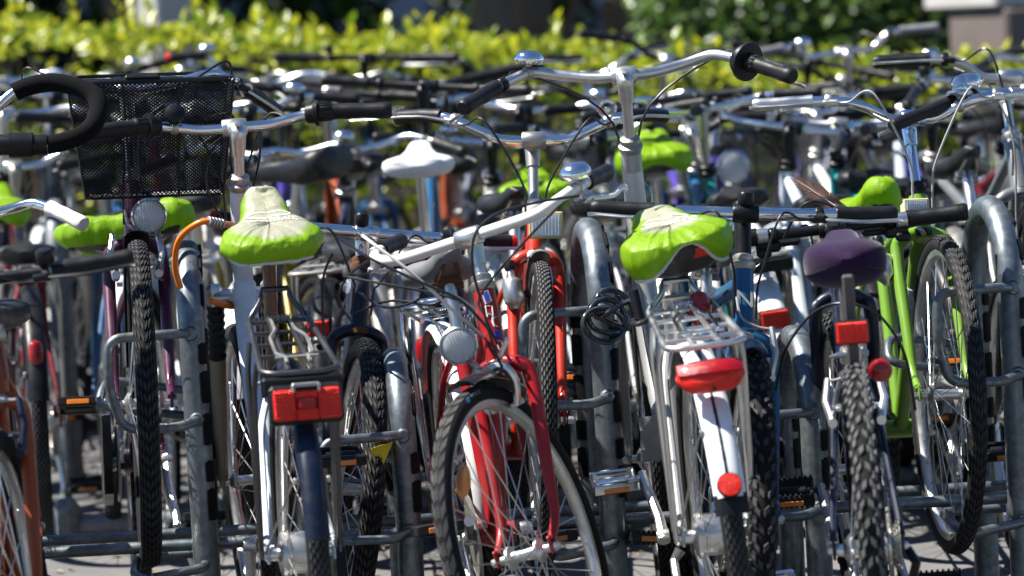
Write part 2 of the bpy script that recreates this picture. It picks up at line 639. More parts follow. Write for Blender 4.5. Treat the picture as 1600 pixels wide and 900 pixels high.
# ------------------------------------------------------------------ bicycle parts
def tyre_mesh(R, w, kind, m):
    def make():
        b = MB()
        rc = R - w / 2
        prof = []
        for i in range(13):
            a = math.radians(-128 + 256 * i / 12)
            prof.append((rc + w * .5 * math.cos(a), w * .5 * math.sin(a)))
        prof.append((rc - w * .36, 0))
        b.ring(prof, 72)
        nbase = len(b.f)

        def block(phi, a, la, lw, h, skew=0.0):
            # a knob at wheel angle phi, section angle a
            vs = []
            for lev in (0, 1):
                for u, s in ((-1, -1), (1, -1), (1, 1), (-1, 1)):
                    sc = 1 - .16 * lev
                    aa = a + s * lw * sc / (w * .5)
                    ph = phi + (u * la * sc + s * skew) / R
                    rr = w * .5 + (h if lev else -.002)
                    r, y = rc + rr * math.cos(aa), rr * math.sin(aa)
                    vs.append((r * math.cos(ph), y, r * math.sin(ph)))
            b.add(vs, [(4, 5, 6, 7), (0, 1, 5, 4), (1, 2, 6, 5), (2, 3, 7, 6), (3, 0, 4, 7)])
        if kind == 'mtb':
            N = 62
            for i in range(N):
                p = i * 2 * math.pi / N
                q = p + math.pi / N
                s = 1 if i % 2 else -1
                block(p, .17 * s, .0075, w * .085, .0045, .004 * s)
                block(p, -.42 * s, .006, w * .08, .0045, -.005 * s)
                block(q, .62, .008, w * .075, .0045, .003)
                block(q, -.62, .008, w * .075, .0045, -.003)
                block(p, 1.0, .0075, w * .07, .0042)
                block(p, -1.0, .0075, w * .07, .0042)
        elif kind == 'chevron':
            N = 84
            for i in range(N):
                p = i * 2 * math.pi / N
                for s in (-1, 1):
                    block(p, .17 * s, .0062, w * .065, .0022, .006)if s > 0 else block(p, .17 * s, .0062, w * .065, .0022, -.006)
                    block(p + .5 * math.pi / N, .5 * s, .0062, w * .06, .0022, .007 * s)
                    block(p + math.pi / N, .85 * s, .006, w * .06, .0022, .006 * s)
        elif kind == 'city':
            N = 110
            for i in range(N):
                p = i * 2 * math.pi / N
                for j, a in enumerate((-.72, -.43, -.14, .14, .43, .72)):
                    block(p + (j % 2) * math.pi / N, a, .006, w * .05, .0014, .002)
        elif kind == 'slick':
            N = 60
            for i in range(N):
                p = i * 2 * math.pi / N
                for s in (-1, 1):
                    block(p, .5 * s, .0125, w * .16, .0009, .010 * s)
                    block(p + .2, .08 * s, .0135, w * .035, .0009, .0)
        me = b.mesh('tyre', m, 30)
        me.materials.append(M['tread_dusty'] if m.name.startswith('dusty') else M['tread'])
        for p in me.polygons[nbase:]:
            p.material_index = 1
        return me
    return cached(('tyre', R, w, kind, m.name), make)


def rim_mesh(R, w, m):
    def make():
        b = MB()
        r1 = R - w * .8
        b.ring([(r1 + .004, .0115), (r1 - .002, .0125), (r1 - .013, .0105), (r1 - .018, .004), (r1 - .018, -.004), (r1 - .013, -.0105), (r1 - .002, -.0125), (r1 + .004, -.0115)], 64)
        return b.mesh('rim', m)
    return cached(('rim', R, w, m.name), make)


def spoke_mesh(R, w, n=32):
    def make():
        b = MB()
        r1 = R - w * .8 - .014
        for i in range(n):
            s = 1 if i % 2 else -1
            cr = .62 if (i // 2) % 2 else -.62
            a = i * 2 * math.pi / n
            p0 = np.array([.024 * math.cos(a + cr), .03 * s, .024 * math.sin(a + cr)])
            p1 = np.array([r1 * math.cos(a), 0, r1 * math.sin(a)])
            b.tube([p0, p1], .00125, 4, cap=False)
            d = _unit(p0 - p1)
            b.tube([p1, p1 + d * .016], .0022, 5)
        return b.mesh('spokes', M['spoke'])
    return cached(('spokes', R, w, n), make)


def hub_mesh(kind):
    def make():
        b = MB()
        if kind == 'drum':
            b.lathe([(.004, -.062), (.012, -.06), (.013, -.05), (.036, -.046), (.04, -.04), (.04, .02), (.043, .022), (.043, .036), (.034, .04), (.013, .044), (.012, .06), (.004, .062)], n=28)
        elif kind == 'rear':
            b.lathe([(.004, -.068), (.009, -.066), (.01, -.045), (.028, -.034), (.028, -.03), (.017, -.027), (.017, .027), (.028, .03), (.028, .034), (.012, .045), (.009, .066), (.004, .068)], n=20)
        else:
            b.lathe([(.004, -.055), (.008, -.054), (.009, -.042), (.024, -.033), (.024, -.029), (.012, -.025), (.011, 0), (.012, .025), (.024, .029), (.024, .033), (.009, .042), (.008, .054), (.004, .055)], n=20)
        b.lathe([(.009, .058), (.009, .07), (.004, .074)], n=6)
        b.lathe([(.009, -.058), (.009, -.07), (.004, -.074)], n=6)
        return b.mesh('hub', M['alu'])
    return cached(('hub', kind), make)


def make_wheel(root, Mw, R, w, kind, tm, rm, hub='front', spin=0.0):
    M2 = Mw @ Matrix.Rotation(spin, 4, 'Y')
    rim = obj('wheel', rim_mesh(R, w, rm), root, M2)
    obj('tyre', tyre_mesh(R, w, kind, tm), rim)
    obj('spokes', spoke_mesh(R, w), rim)
    obj('hub', hub_mesh(hub), rim)
    return rim


def guard_mb(R, a0, a1, width=.052, off=.012, depth=.014):
    """Mudguard: arch strip round the y axis from angle a0 to a1 (degrees from forward, anticlockwise seen from the bike's left)."""
    b = MB()
    n = max(6, int(abs(a1 - a0) / 5))
    sec = []
    for th in (0, .0018):
        row = []
        for j in range(9):
            t = -1 + 2 * j / 8
            row.append((off + depth * (1 - t * t) ** .6 - th, t * (width / 2 - th)))
        sec += row if th == 0 else row[::-1]
    rows = []
    for i in range(n + 1):
        a = math.radians(a0 + (a1 - a0) * i / n)
        rows.append([((R + dr - .004) * math.cos(a), y, (R + dr - .004) * math.sin(a)) for dr, y in sec])
    b.grid(rows, close_u=True)
    m = len(sec)
    b.add(rows[0], [tuple(range(m))])
    b.add(rows[-1], [tuple(range(m - 1, -1, -1))])
    return b


_SW = np.array([[0, .05], [.04, .066], [.12, .08], [.22, .083], [.35, .07], [.5, .047], [.65, .033], [.85, .026], [.95, .022], [1, .012]])


def saddle_mb(L=.27, wsc=1.0, dsc=1.0, puff=0.0, rnd=.06):
    b = MB()
    rows = []
    nt, na = 22, 20
    for i in range(nt + 1):
        t = i / nt
        hw = np.interp(t, _SW[:, 0], _SW[:, 1]) * wsc + puff
        d = np.interp(t, [0, .15, .5, 1], [.048, .06, .05, .03]) * dsc + puff
        z0 = np.interp(t, [0, .15, .45, .8, 1], [.004, .006, -.008, -.004, -.008]) + puff * .5
        end = min((t + .004) / rnd, (1 - t) / .06, 1)
        e = math.sqrt(max(1 - (1 - end) ** 2, .02))
        row = []
        for j in range(na):
            a = 2 * math.pi * j / na
            ca, sa = math.cos(a), math.sin(a)
            y = hw * e * math.copysign(abs(ca) ** .75, ca)
            z = z0 - d * .45 + (d * .45 if sa > 0 else d * .55) * e * math.copysign(abs(sa) ** .7, sa)
            if sa > 0:
                z -= .006 * math.exp(-(y / .012) ** 2) * (1 if .15 < t < .8 else .3)
            row.append((-L * .5 + L * t, y, z))
        rows.append(row)
    b.grid(rows, close_u=True)
    n = len(rows[0])
    b.add(rows[0], [tuple(range(n))])
    b.add(rows[-1], [tuple(range(n - 1, -1, -1))])
    return b


def saddle_rails_mb():
    b = MB()
    for s in (-1, 1):
        b.tube(fillet([(-.1, s * .035, -.04), (-.06, s * .022, -.06), (.05, s * .022, -.06), (.1, s * .01, -.035)], .02), .0035, 6)
    b.box((0, 0, -.06), (.045, .055, .022), .005)
    b.lathe([(.007, -.03), (.007, .03)], (0.005, 0, -.075), n=8)
    return b


def cover_outline(L, puff, n=220):
    """Planform of a saddle grown by puff, as (x, y) points anticlockwise."""
    top = [(-L * .5 + L * t, np.interp(t, _SW[:, 0], _SW[:, 1])) for t in np.linspace(0, 1, 40)]
    pts = [(x, y) for x, y in top] + [(x, -y) for x, y in top[::-1]]
    p = np.array(pts)
    d = np.linalg.norm(np.diff(np.vstack([p, p[:1]]), axis=0), axis=1)
    s = np.concatenate([[0], np.cumsum(d)])
    q = np.vstack([p, p[:1]])
    u = np.linspace(0, s[-1], n, endpoint=False)
    o = np.stack([np.interp(u, s, q[:, 0]), np.interp(u, s, q[:, 1])], 1)
    for _ in range(30):
        o = (np.roll(o, 1, 0) + o * 2 + np.roll(o, -1, 0)) / 4
    t = np.roll(o, -1, 0) - np.roll(o, 1, 0)
    nn = np.stack([t[:, 1], -t[:, 0]], 1)
    nn /= np.linalg.norm(nn, axis=1)[:, None]
    if np.sum(nn * (o - o.mean(0))) < 0:
        nn = -nn
    return o + nn * puff, nn


def cover_point(o, nn, k, seed, drop, arch, nose=.024):
    """Ring k of the cover (0 centre .. 1 shoulder .. 2 hem)."""
    n = len(o)
    out = []
    for i in range(n):
        x, y = o[i]
        spine = np.array([np.clip(x, -.06, .1), 0.0])
        rear = np.clip((-.02 - x) / .1, 0, 1)
        z_top = .021 + nose * np.clip((x - .02) / .1, 0, 1)
        th = i * 2 * math.pi / n
        wr = noise.noise(Vector((math.cos(th) * 4 + seed, math.sin(th) * 4, k * .7)))
        ph = i * 96 / n
        wr2 = 1.4 * abs(math.sin(ph * .62 + 2.6 * noise.noise(Vector((th * 2, seed, 0))))) ** .6 - .9 + .7 * noise.noise(Vector((ph * .8, k * 1.2, seed)))
        cr1 = 1 - abs(noise.noise(Vector((x * 22 + y * 9 * math.sin(seed), y * 22, seed + k * .4)))) * 2
        if k <= 1:
            q = spine + (np.array([x, y]) - spine) * k
            z = z_top - .017 * k ** 4 + .006 * wr * k + .002 * wr2 * k ** 3 + .004 * max(cr1, 0) ** 5
            z -= .003 * math.exp(-(q[1] / .02) ** 2) * (1 - k)
        else:
            t = k - 1
            hem = drop + arch * rear * math.exp(-((y + .01) / .055) ** 2)
            q = np.array([x, y]) + nn[i] * (.007 * math.sin(t * math.pi * .8) - .02 * t ** 3 + t * (.0042 * wr2 + .008 * wr))
            q = q + nn[i] * .003 * max(cr1, 0) ** 5
            z = z_top - .017 - (hem) * t + .003 * wr
        out.append((q[0], q[1], z))
    return out


def make_cover_thing(Mw, seed, label, drop=.062, arch=-.03, glare=False, edge0=.9, nose=.024, hem=True, puff=.016, L=.29, text=None, group='lime green saddle rain covers'):
    o, nn = cover_outline(L, puff)
    ks = [0.0, .15, .3, .45, .6, .72, .82, .9, .96, 1.0, 1.05, 1.12, 1.22, 1.35, 1.5, 1.65, 1.8, 1.92, 2.0]
    rows = [cover_point(o, nn, k, seed, drop, arch, nose) for k in ks]
    b = MB()
    b.grid(rows, close_u=True)
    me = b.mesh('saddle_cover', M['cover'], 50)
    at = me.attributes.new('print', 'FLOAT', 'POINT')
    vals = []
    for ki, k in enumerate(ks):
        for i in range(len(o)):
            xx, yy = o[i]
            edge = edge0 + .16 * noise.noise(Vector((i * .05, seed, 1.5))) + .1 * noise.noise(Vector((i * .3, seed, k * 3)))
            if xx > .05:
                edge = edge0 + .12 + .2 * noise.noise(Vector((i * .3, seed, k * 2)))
            vals.append(float(np.clip((edge - k) / .1, 0, 1)) if glare else 0.0)  # painted glare: pale on the crown, fading out towards the shoulder
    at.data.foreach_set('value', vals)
    c = obj('saddle_cover', me)
    c.matrix_world = Mw
    tag(c, label, 'saddle cover', group)
    if hem:
        h = MB()
        h.tube([np.array(p) for p in rows[-1]], .0042, 6, closed=True)
        obj('elastic_hem', h, c, mat=M['hem'])
    if text:
        bvh = BVHTree.FromPolygons([v.co.copy() for v in me.vertices], [tuple(p.vertices) for p in me.polygons])

        def top_z(x, y):
            h = bvh.ray_cast(Vector((x, y, .3)), Vector((0, 0, -1)))[0]
            return h.z if h is not None else .02
        cu = bpy.data.curves.new('lettering', 'FONT')
        cu.body = text
        cu.size = .036
        cu.align_x = 'CENTER'
        cu.resolution_u = 2
        t = bpy.data.objects.new('lettering', cu)
        tm = bpy.data.meshes.new_from_object(t)
        bpy.data.objects.remove(t)
        ring = MB()
        ring.tube([(-.01 + .022 * math.sin(a), .044 * math.cos(a), 0) for a in np.linspace(0, 2 * math.pi, 40, endpoint=False)], .0016, 4, closed=True)
        for vv in ring.v:
            vv[:, 2] *= .3
        rm = ring.mesh('logo_ring', M['cover_print'])
        for v in rm.vertices:
            v.co.z += top_z(v.co.x, v.co.y) + .002
        obj('logo_ring', rm, c)
        for v in tm.vertices:
            x, y = -.058 + v.co.y * 1.1 + .006 * 0, -v.co.x * .8
            v.co = (x, y, top_z(x, y) + .0016)
        tm.materials.clear()
        tm.materials.append(M['cover_print'])
        obj('lettering', tm, c)
    return c


# handlebar half shapes, rider's left: x forward, y left, z up from the clamp
BARS = {
    'flat': [(0, 0, 0), (0, .1, 0), (-.012, .2, .002), (-.03, .3, .004)],
    'riser': [(0, 0, 0), (0, .06, 0), (.005, .11, .03), (0, .17, .045), (-.03, .31, .045)],
    'city': [(0, 0, 0), (.02, .06, .0), (.035, .13, .012), (.03, .185, .024), (.0, .225, .016), (-.07, .285, -.008), (-.14, .335, -.03)],
    'swept': [(0, 0, 0), (.01, .07, 0), (.012, .14, .012), (-.005, .2, .018), (-.04, .325, .012)],
    'dip': [(0, 0, 0), (.01, .07, 0), (.01, .12, .02), (-.01, .185, .05), (-.05, .24, .06), (-.1, .295, .062)],
    'ushape': [(0, 0, 0), (0, .08, 0), (.008, .15, .002), (0, .195, .012), (-.04, .222, .022), (-.1, .232, .026), (-.2, .235, .026)],
    'long': [(0, 0, 0), (.0, .05, .0), (.02, .12, .03), (.0, .2, .045), (-.03, .34, .045)],
}


def kin(s):
    ha = math.radians(s.get('ha', 70))
    R = s.get('R', .34)
    RF = s.get('RF', R)
    u = np.array([-math.cos(ha), 0, math.sin(ha)])
    H1 = np.array([s.get('wb', 1.06), 0, RF])
    q = H1 - s.get('rake', .045) * np.array([math.sin(ha), 0, math.cos(ha)])
    k = dict(R=R, RF=RF, u=u, q=q, H0=np.array([0, 0, R]), H1=H1)
    sb = RF + s.get('cl', .06)
    k['HTb'] = q + u * sb
    k['HTt'] = q + u * (sb + s.get('lht', .14))
    zb = s.get('zbar', 1.05)
    k['bt'] = q + u * ((zb - q[2]) / u[2])
    k['clamp'] = k['bt'] + np.array([s.get('ext', .06), 0, 0])
    k['BB'] = np.array([s.get('cs', .44), 0, s.get('zbb', .28)])
    sa = math.radians(s.get('sa', 71))
    sd = np.array([-math.cos(sa), 0, math.sin(sa)])
    k['sd'] = sd
    k['sad'] = k['BB'] + sd * ((s.get('zsad', .92) - k['BB'][2]) / sd[2])
    return k


def bike_matrix(s):
    h, l, p = math.radians(s['head']), math.radians(s.get('lean', 0)), math.radians(s.get('pit', 0))
    A = Matrix.Rotation(h + math.pi / 2, 4, 'Z') @ Matrix.Rotation(-l, 4, 'X') @ Matrix.Rotation(-p, 4, 'Y')
    return Matrix.Translation((s['X'], s['Y'], s.get('Z', 0))) @ A


def V(*a):
    return np.array(a, float)


def make_bike(s, label, group=None, cat='bicycle'):
    k = kin(s)
    g = s.get
    Mw = bike_matrix(s)
    name = g('name', 'bicycle')
    root = empty(name, Mw, label, cat, group)
    R, RF, H0, H1, u, q, BB, sd = k['R'], k['RF'], k['H0'], k['H1'], k['u'], k['q'], k['BB'], k['sd']
    HTb, HTt, clamp, bt, sad = k['HTb'], k['HTt'], k['clamp'], k['bt'], k['sad']
    MS = Matrix.Translation(q) @ Matrix.Rotation(math.radians(g('steer', 0)), 4, Vector(u)) @ Matrix.Translation(-Vector(q))
    col = g('col', PT_['black'])
    lo = g('lo', False)
    n1 = 8 if lo else 12
    rnd = random.Random(g('seed', 1))
    fr = g('frame', 'diamond')
    # ---- frame
    b = MB()
    rt = g('rt', .0165)
    stt = BB + sd * g('lst', .46)
    b.tube([HTb - u * .002, HTt + u * .002], .0215, n1 + 2)
    b.tube([BB, stt], rt * .95, n1)
    dl = HTb + u * .03
    if fr == 'diamond':
        b.tube([HTt - u * .03, stt - sd * .03], rt * .9, n1)
        b.tube([dl, BB], rt * 1.15, n1)
    elif fr == 'step':
        b.tube(fillet([dl, HTb + V(-.12, 0, -.2), BB], .25, 6), rt * 1.35, n1)
    elif fr == 'mixte':
        b.tube([dl, BB], rt * 1.1, n1)
        b.tube([HTt - u * .04, BB + sd * .22], rt * .95, n1)
    elif fr == 'dutch':
        b.tube(catmull([dl, HTb + V(-.1, 0, -.15), BB + V(.12, 0, .05), BB], 5), rt * 1.2, n1)
        b.tube(catmull([HTt - u * .05, HTb + V(-.13, 0, -.02), BB + V(.14, 0, .2), BB + sd * .16], 5), rt, n1)
    b.lathe([(.021, -.037), (.021, .037)], BB, (0, 1, 0), 14)
    for sy in (-1, 1):
        ax = H0 + V(0, sy * .062, 0)
        b.tube(fillet([BB + V(-.03, sy * .02, 0), BB + V(-.1, sy * .04, .0), ax + V(.03, 0, 0)], .06, 4), [.012, .009, .008], 8)
        top = BB + sd * min(g('lst', .46) - .03, g('sst', .43))
        b.tube(fillet([top + V(0, sy * .012, 0), top + V(-.07, sy * .038, -.06), ax + V(0, 0, .02)], .05, 4), [.008, .0075, .007], 8)
        b.box(ax + V(.008, 0, .004), (.05, .006, .04), .002)
    b.box(BB + V(-.1, 0, .005), (.012, .06, .012), .003)
    obj('frame', b, root, mat=col)
    # headset, locknuts
    b = MB()
    b.lathe([(.018, -.006), (.025, -.004), (.026, .004), (.022, .01)], HTb - u * .006, u, 16)
    b.lathe([(.022, -.008), (.026, 0), (.026, .006), (.02, .01), (.021, .012), (.021, .022), (.015, .026)], HTt + u * .004, u, 16)
    obj('headset', b, root, mat=g('headset', M['dull']))
    # ---- fork
    b = MB()
    sb = RF + g('cl', .06)
    cr = q + u * (sb - .012)
    fw = g('fw', .058)
    if g('susp'):
        low = MB()
        boots = MB()
        for sy in (-1, 1):
            off = u * 0 + V(math.sin(math.radians(g('ha', 70))), 0, math.cos(math.radians(g('ha', 70)))) * .03
            a0 = cr + off + V(0, sy * fw, 0)
            axx = H1 + V(0, sy * fw, 0)
            dn = axx - a0
            b.box(a0 + u * .004, (.034, .034, .05), .008, frame_from(u))
            low.tube([a0 + dn * .3, a0 + dn * .97], [.0185, .018, .015], 12)
            low.box(axx, (.03, .012, .05), .004)
            bp, br = [], []
            for i in range(15):
                t = i / 14
                bp.append(a0 + dn * (.03 + .3 * t))
                br.append(.0205 if i % 2 else .0165)
            boots.tube(bp, br, 12)
        b.tube([cr + V(.025, -fw, .0) + u * .01, cr + V(.0, 0, 0) + u * .012, cr + V(.025, fw, 0) + u * .01], .019, 10)
        b.tube([cr, HTb], .018, 10)
        fk = obj('fork', b, root, MS, mat=g('forkcol', M['alu']))
        obj('fork_leg', low, fk, mat=g('legcol', M['khaki']))
        obj('fork_boot', boots, fk, mat=M['grip'])
    else:
        for sy in (-1, 1):
            pts = [cr + V(0, sy * .014, .012), cr + V(0, sy * fw * .75, .0), cr + V(0, sy * fw, -.035), q + u * .16 + V(0, sy * fw, 0), q + u * .07 + V(.008, sy * fw, 0), H1 + V(-.002, sy * fw, .012)]
            b.tube(catmull(pts, 4), [.014, .0145, .0145, .0125, .0095, .008], n1)
            b.box(H1 + V(0, sy * fw, .006), (.022, .006, .034), .002)
        b.tube([cr - u * .004, HTb + u * .005], .0165, 10)
        obj('fork', b, root, MS, mat=g('forkcol', col))
    # ---- wheels
    tw, tk, tm = g('tyre', (.042, 'city', M['tyre']))
    twf, tkf, tmf = g('tyref', (tw, tk, tm))
    rm = g('rim', M['rim'])
    make_wheel(root, Matrix.Translation(H0), R, tw, tk, tm, rm, g('rhub', 'rear'), rnd.random() * 6)
    fwh = make_wheel(root, MS @ Matrix.Translation(H1), RF, twf, tkf, tmf, rm, g('fhub', 'front'), rnd.random() * 6 if g('spinf') is None else g('spinf'))
    # ---- mudguards
    if g('guard') is not None:
        a0, a1 = g('ga', (40, 165))
        gb = guard_mb(R, a0, a1, g('gw', .054))
        gd = obj('mudguard', gb, root, Matrix.Translation(H0), mat=g('guard'))
        st = MB()
        for aa in g('gstay', (a1 - 12,)):
            a = math.radians(aa)
            pe = V((R + .014) * math.cos(a), 0, (R + .014) * math.sin(a))
            for sy in (-1, 1):
                st.tube([pe + V(0, sy * .03, 0), pe * .93 + V(0, sy * .036, 0), V(0, sy * .068, 0)], .0021, 5)
                st.box(pe * .985 + V(0, sy * .03, 0), (.014, .008, .012), .002)
        obj('mudguard_stay', st, gd, mat=M['dull'])
        if g('gflap'):
            fb = guard_mb(R, a1 - 1, a1 + 5, g('gw', .054) + .004, .013, .01)
            obj('mud_flap', fb, gd, mat=M['black'])
        if g('gstripe'):
            fb = guard_mb(R, a0 + 2, a1 - .5, g('gw', .054) * .3, .0135, .0135)
            obj('guard_stripe', fb, gd, mat=g('gstripe'))
        if g('greflect'):
            a = math.radians(g('greflect'))
            nrm = V(math.cos(a), 0, math.sin(a))
            b = MB()
            b.lathe([(.0205, 0), (.0215, .004), (.0205, .009), (.0, .0105)], nrm * (R + .026), nrm, 24, cap=False)
            rf = obj('rear_reflector', b, gd, mat=M['red_lens_d'] if g('greflect_dark') else M['red_lens'])
            b = MB()
            b.lathe([(.0225, -.002), (.0225, .006), (.0215, .0075), (.021, .004)], nrm * (R + .026), nrm, 24, cap=False)
            obj('reflector_rim', b, rf, mat=M['black'])
    if g('fguard') is not None:
        a0, a1 = g('fga', (15, 160))
        gb = guard_mb(RF, a0, a1, g('fgw', .052))
        gd = obj('mudguard', gb, root, MS @ Matrix.Translation(H1), mat=g('fguard'))
        st = MB()
        for aa in g('fgstay', ()):
            a = math.radians(aa)
            pe = V((RF + .014) * math.cos(a), 0, (RF + .014) * math.sin(a))
            for sy in (-1, 1):
                st.tube([pe + V(0, sy * .028, 0), V(0, sy * .06, 0)], .0021, 5)
        if st.n:
            obj('mudguard_stay', st, gd, mat=M['dull'])
    # ---- seat post, saddle
    b = MB()
    b.tube([stt - sd * .01, sad - sd * .055], .0135, 12)
    obj('seat_post', b, root, mat=g('post', M['alu']))
    b = MB()
    b.lathe([(.0205, -.014), (.0205, .012)], stt - sd * .004, sd, 14)
    b.lathe([(.006, -.034), (.006, .024)], stt + V(-.022, 0, 0), (0, 1, 0), 8)
    b.tube([stt + V(-.022, .022, 0), stt + V(-.01, .034, -.004), stt + V(.045, .036, -.01)], [.005, .005, .004], 6)
    obj('seat_clamp', b, root, mat=M['alu'])
    Msad = Matrix.Translation(sad) @ Matrix.Rotation(math.radians(g('stwist', 0)), 4, 'Z') @ Matrix.Rotation(math.radians(-g('stilt', 3)), 4, 'Y') @ Matrix.Rotation(math.radians(g('sroll', 0)), 4, 'X')
    so = obj('saddle', saddle_mb(wsc=g('swide', 1.0), dsc=g('sdeep', 1.0), puff=g('spuff', 0), rnd=g('srnd', .06)), root, Msad, mat=g('saddle', M['saddle']))
    obj('saddle_rail', saddle_rails_mb(), so, mat=g('railmat', M['dull']))
    if g('seam'):
        b = MB()
        sm = saddle_mb(wsc=g('swide', 1.0), dsc=g('sdeep', 1.0), puff=g('spuff', 0), rnd=g('srnd', .06)).v[0].reshape(23, 20, 3)
        b.tube([sm[i, 19] * V(1, 1.012, 1) for i in range(1, 22)] + [sm[i, 11] * V(1, 1.012, 1) for i in range(21, 0, -1)], .0016, 5, closed=True)
        obj('seam', b, so, mat=M['black'])
    if g('cover'):
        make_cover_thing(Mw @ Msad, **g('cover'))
    # ---- stem
    b = MB()
    if g('ahead'):
        b.tube([HTt, bt + u * .018], .0172, 12)
        b.lathe([(.0178, -.02), (.0195, -.018), (.0195, .018), (.0178, .02)], bt, u, 14)
        b.tube([bt, clamp], [.018, .015, .017], 10)
    else:
        b.tube([HTt, bt - u * .035], .0112, 12)
        b.tube(catmull([bt - u * .06, bt - u * .03, bt - u * .008 + V(.004, 0, 0), clamp], 4), [.0142, .0165, .018, .0185], 12)
        b.lathe([(.0, .0), (.0065, .0), (.0065, .004), (.0, .005)], bt + u * .006 + V(-.004, 0, 0), u, 8)
    b.lathe([(.0168, -.026), (.0185, -.024), (.0195, 0), (.0185, .024), (.0168, .026)], clamp, (0, 1, 0), 16)
    obj('stem', b, root, MS, mat=g('stem', M['alu']))
    # ---- handlebar
    half = g('bar', 'flat')
    hl = BARS[half] if isinstance(half, str) else half
    hr = g('barr', None) or [(x, -y, z) for x, y, z in hl]
    bs = g('bsc', 1.0)
    L = [clamp + V(*p) * bs for p in hl]
    Rr = [clamp + V(*p) * bs for p in hr]
    cl_, cr_ = catmull(L, 7), catmull(Rr, 7)
    b = MB()
    b.tube(cr_[::-1][:-1] + cl_, g('rbar', .0112), 12)
    hb = obj('handlebar', b, root, MS, mat=g('barmat', M['chrome']))

    def along(path, d):
        """Point and outward tangent at distance d from the bar's end."""
        p = path[::-1]
        acc = 0
        for i in range(len(p) - 1):
            l = np.linalg.norm(p[i + 1] - p[i])
            if acc + l >= d:
                return p[i] + (p[i + 1] - p[i]) * ((d - acc) / l), _unit(p[i] - p[i + 1])
            acc += l
        return p[-1], _unit(p[0] - p[-1])
    gl = g('gripl', .125)
    cab = g('cablemat', M['cable'])
    for side, path in ((1, cl_), (-1, cr_)):
        ds = np.linspace(gl, 0, 12)
        pts = [along(path, d)[0] for d in ds]
        e, tt = along(path, 0.0)
        gm = g('gripmat', M['grip'])
        b = MB()
        rg = g('gripr', .0155)
        rr = [rg * 1.12, rg * 1.1, rg] + [rg * (1 + .035 * math.sin(j * 1.3)) for j in range(7)] + [rg * 1.05, rg * 1.08]
        b.tube(pts + [e + tt * .006], rr + [rg * .8], 12)
        gr = obj('grip', b, hb, mat=gm)
        if g('gripend') and g('gripend_side', side) == side:
            b = MB()
            b.lathe([(rg * 1.1, -.002), (rg * 1.12, .006), (rg * .9, .012), (0, .013)], e, tt, 14, cap=False)
            obj('grip_end', b, gr, mat=g('gripend'))
        inner, ti = along(path, gl + .012)
        if g('shifter') and (g('shifter') == 'both' or (g('shifter') == 'r') == (side == -1)):
            b = MB()
            sr = g('shr', 1.0)
            b.lathe([(.014, -.03), (.019 * sr, -.028), (.0215 * sr, -.012), (.0265 * sr, -.01), (.0265 * sr, -.002), (.0195, .0), (.0185, .026), (.016, .03)], inner, ti, 18)
            for i in range(14):
                a = i * 2 * math.pi / 14
                f3 = frame_from(ti)
                b.box(inner + ti * .013 + f3[:, 0] * .0188 * math.cos(a) + f3[:, 1] * .0188 * math.sin(a), (.003, .003, .024), 0, f3)
            obj('gear_shifter', b, hb, mat=M['black'])
        if g('levers', True):
            b = MB()
            fwd = _unit(V(1, 0, -.25) - ti * np.dot(V(1, 0, -.25), ti))
            c0 = along(path, gl + g('leverin', .035))[0]
            b.lathe([(.0145, -.008), (.016, -.006), (.016, .006), (.0145, .008)], c0, ti, 12)
            b.tube([c0 + fwd * .01, c0 + fwd * .034 + ti * .004], [.009, .0085], 8)
            b.box(c0 + fwd * .03 - ti * .006, (.012, .014, .034), .003, frame_from(ti, fwd))
            lv = obj('brake_lever', b, hb, mat=g('levbody', M['black']))
            b = MB()
            pl = [c0 + fwd * .034 + ti * .006]
            for d, o in ((gl * .85, .046), (gl * .6, .05), (gl * .3, .046), (gl * .05, .043), (-.005, .047)):
                pp, t2 = along(path, max(d, 0))
                if d < 0:
                    pp = pp + t2 * .008
                pl.append(pp + fwd * o)
            b.tube(catmull(pl, 4), [.006, .0065, .0062, .0062, .0062, .0068, .0078], 8, flat=(np.cross(fwd, ti), .55 / 1.0))
            obj('lever_blade', b, lv, mat=g('lever', M['alu']))
            # brake cable: lever -> forward loop -> head tube
            st_ = c0 + fwd * .03 - ti * .02
            mid1 = st_ - ti * .07 + V(.05, 0, .012)
            end = HTb + u * .04 + V(.035, side * .022, 0)
            mid2 = clamp + V(.085, side * .03, -.1)
            b = MB()
            b.tube(catmull([st_, st_ - ti * .025 + V(.01, 0, 0), mid1, mid2, end + u * .06 + V(.03, 0, 0), end], 6), .0026, 6)
            obj('brake_cable', b, hb, mat=cab)
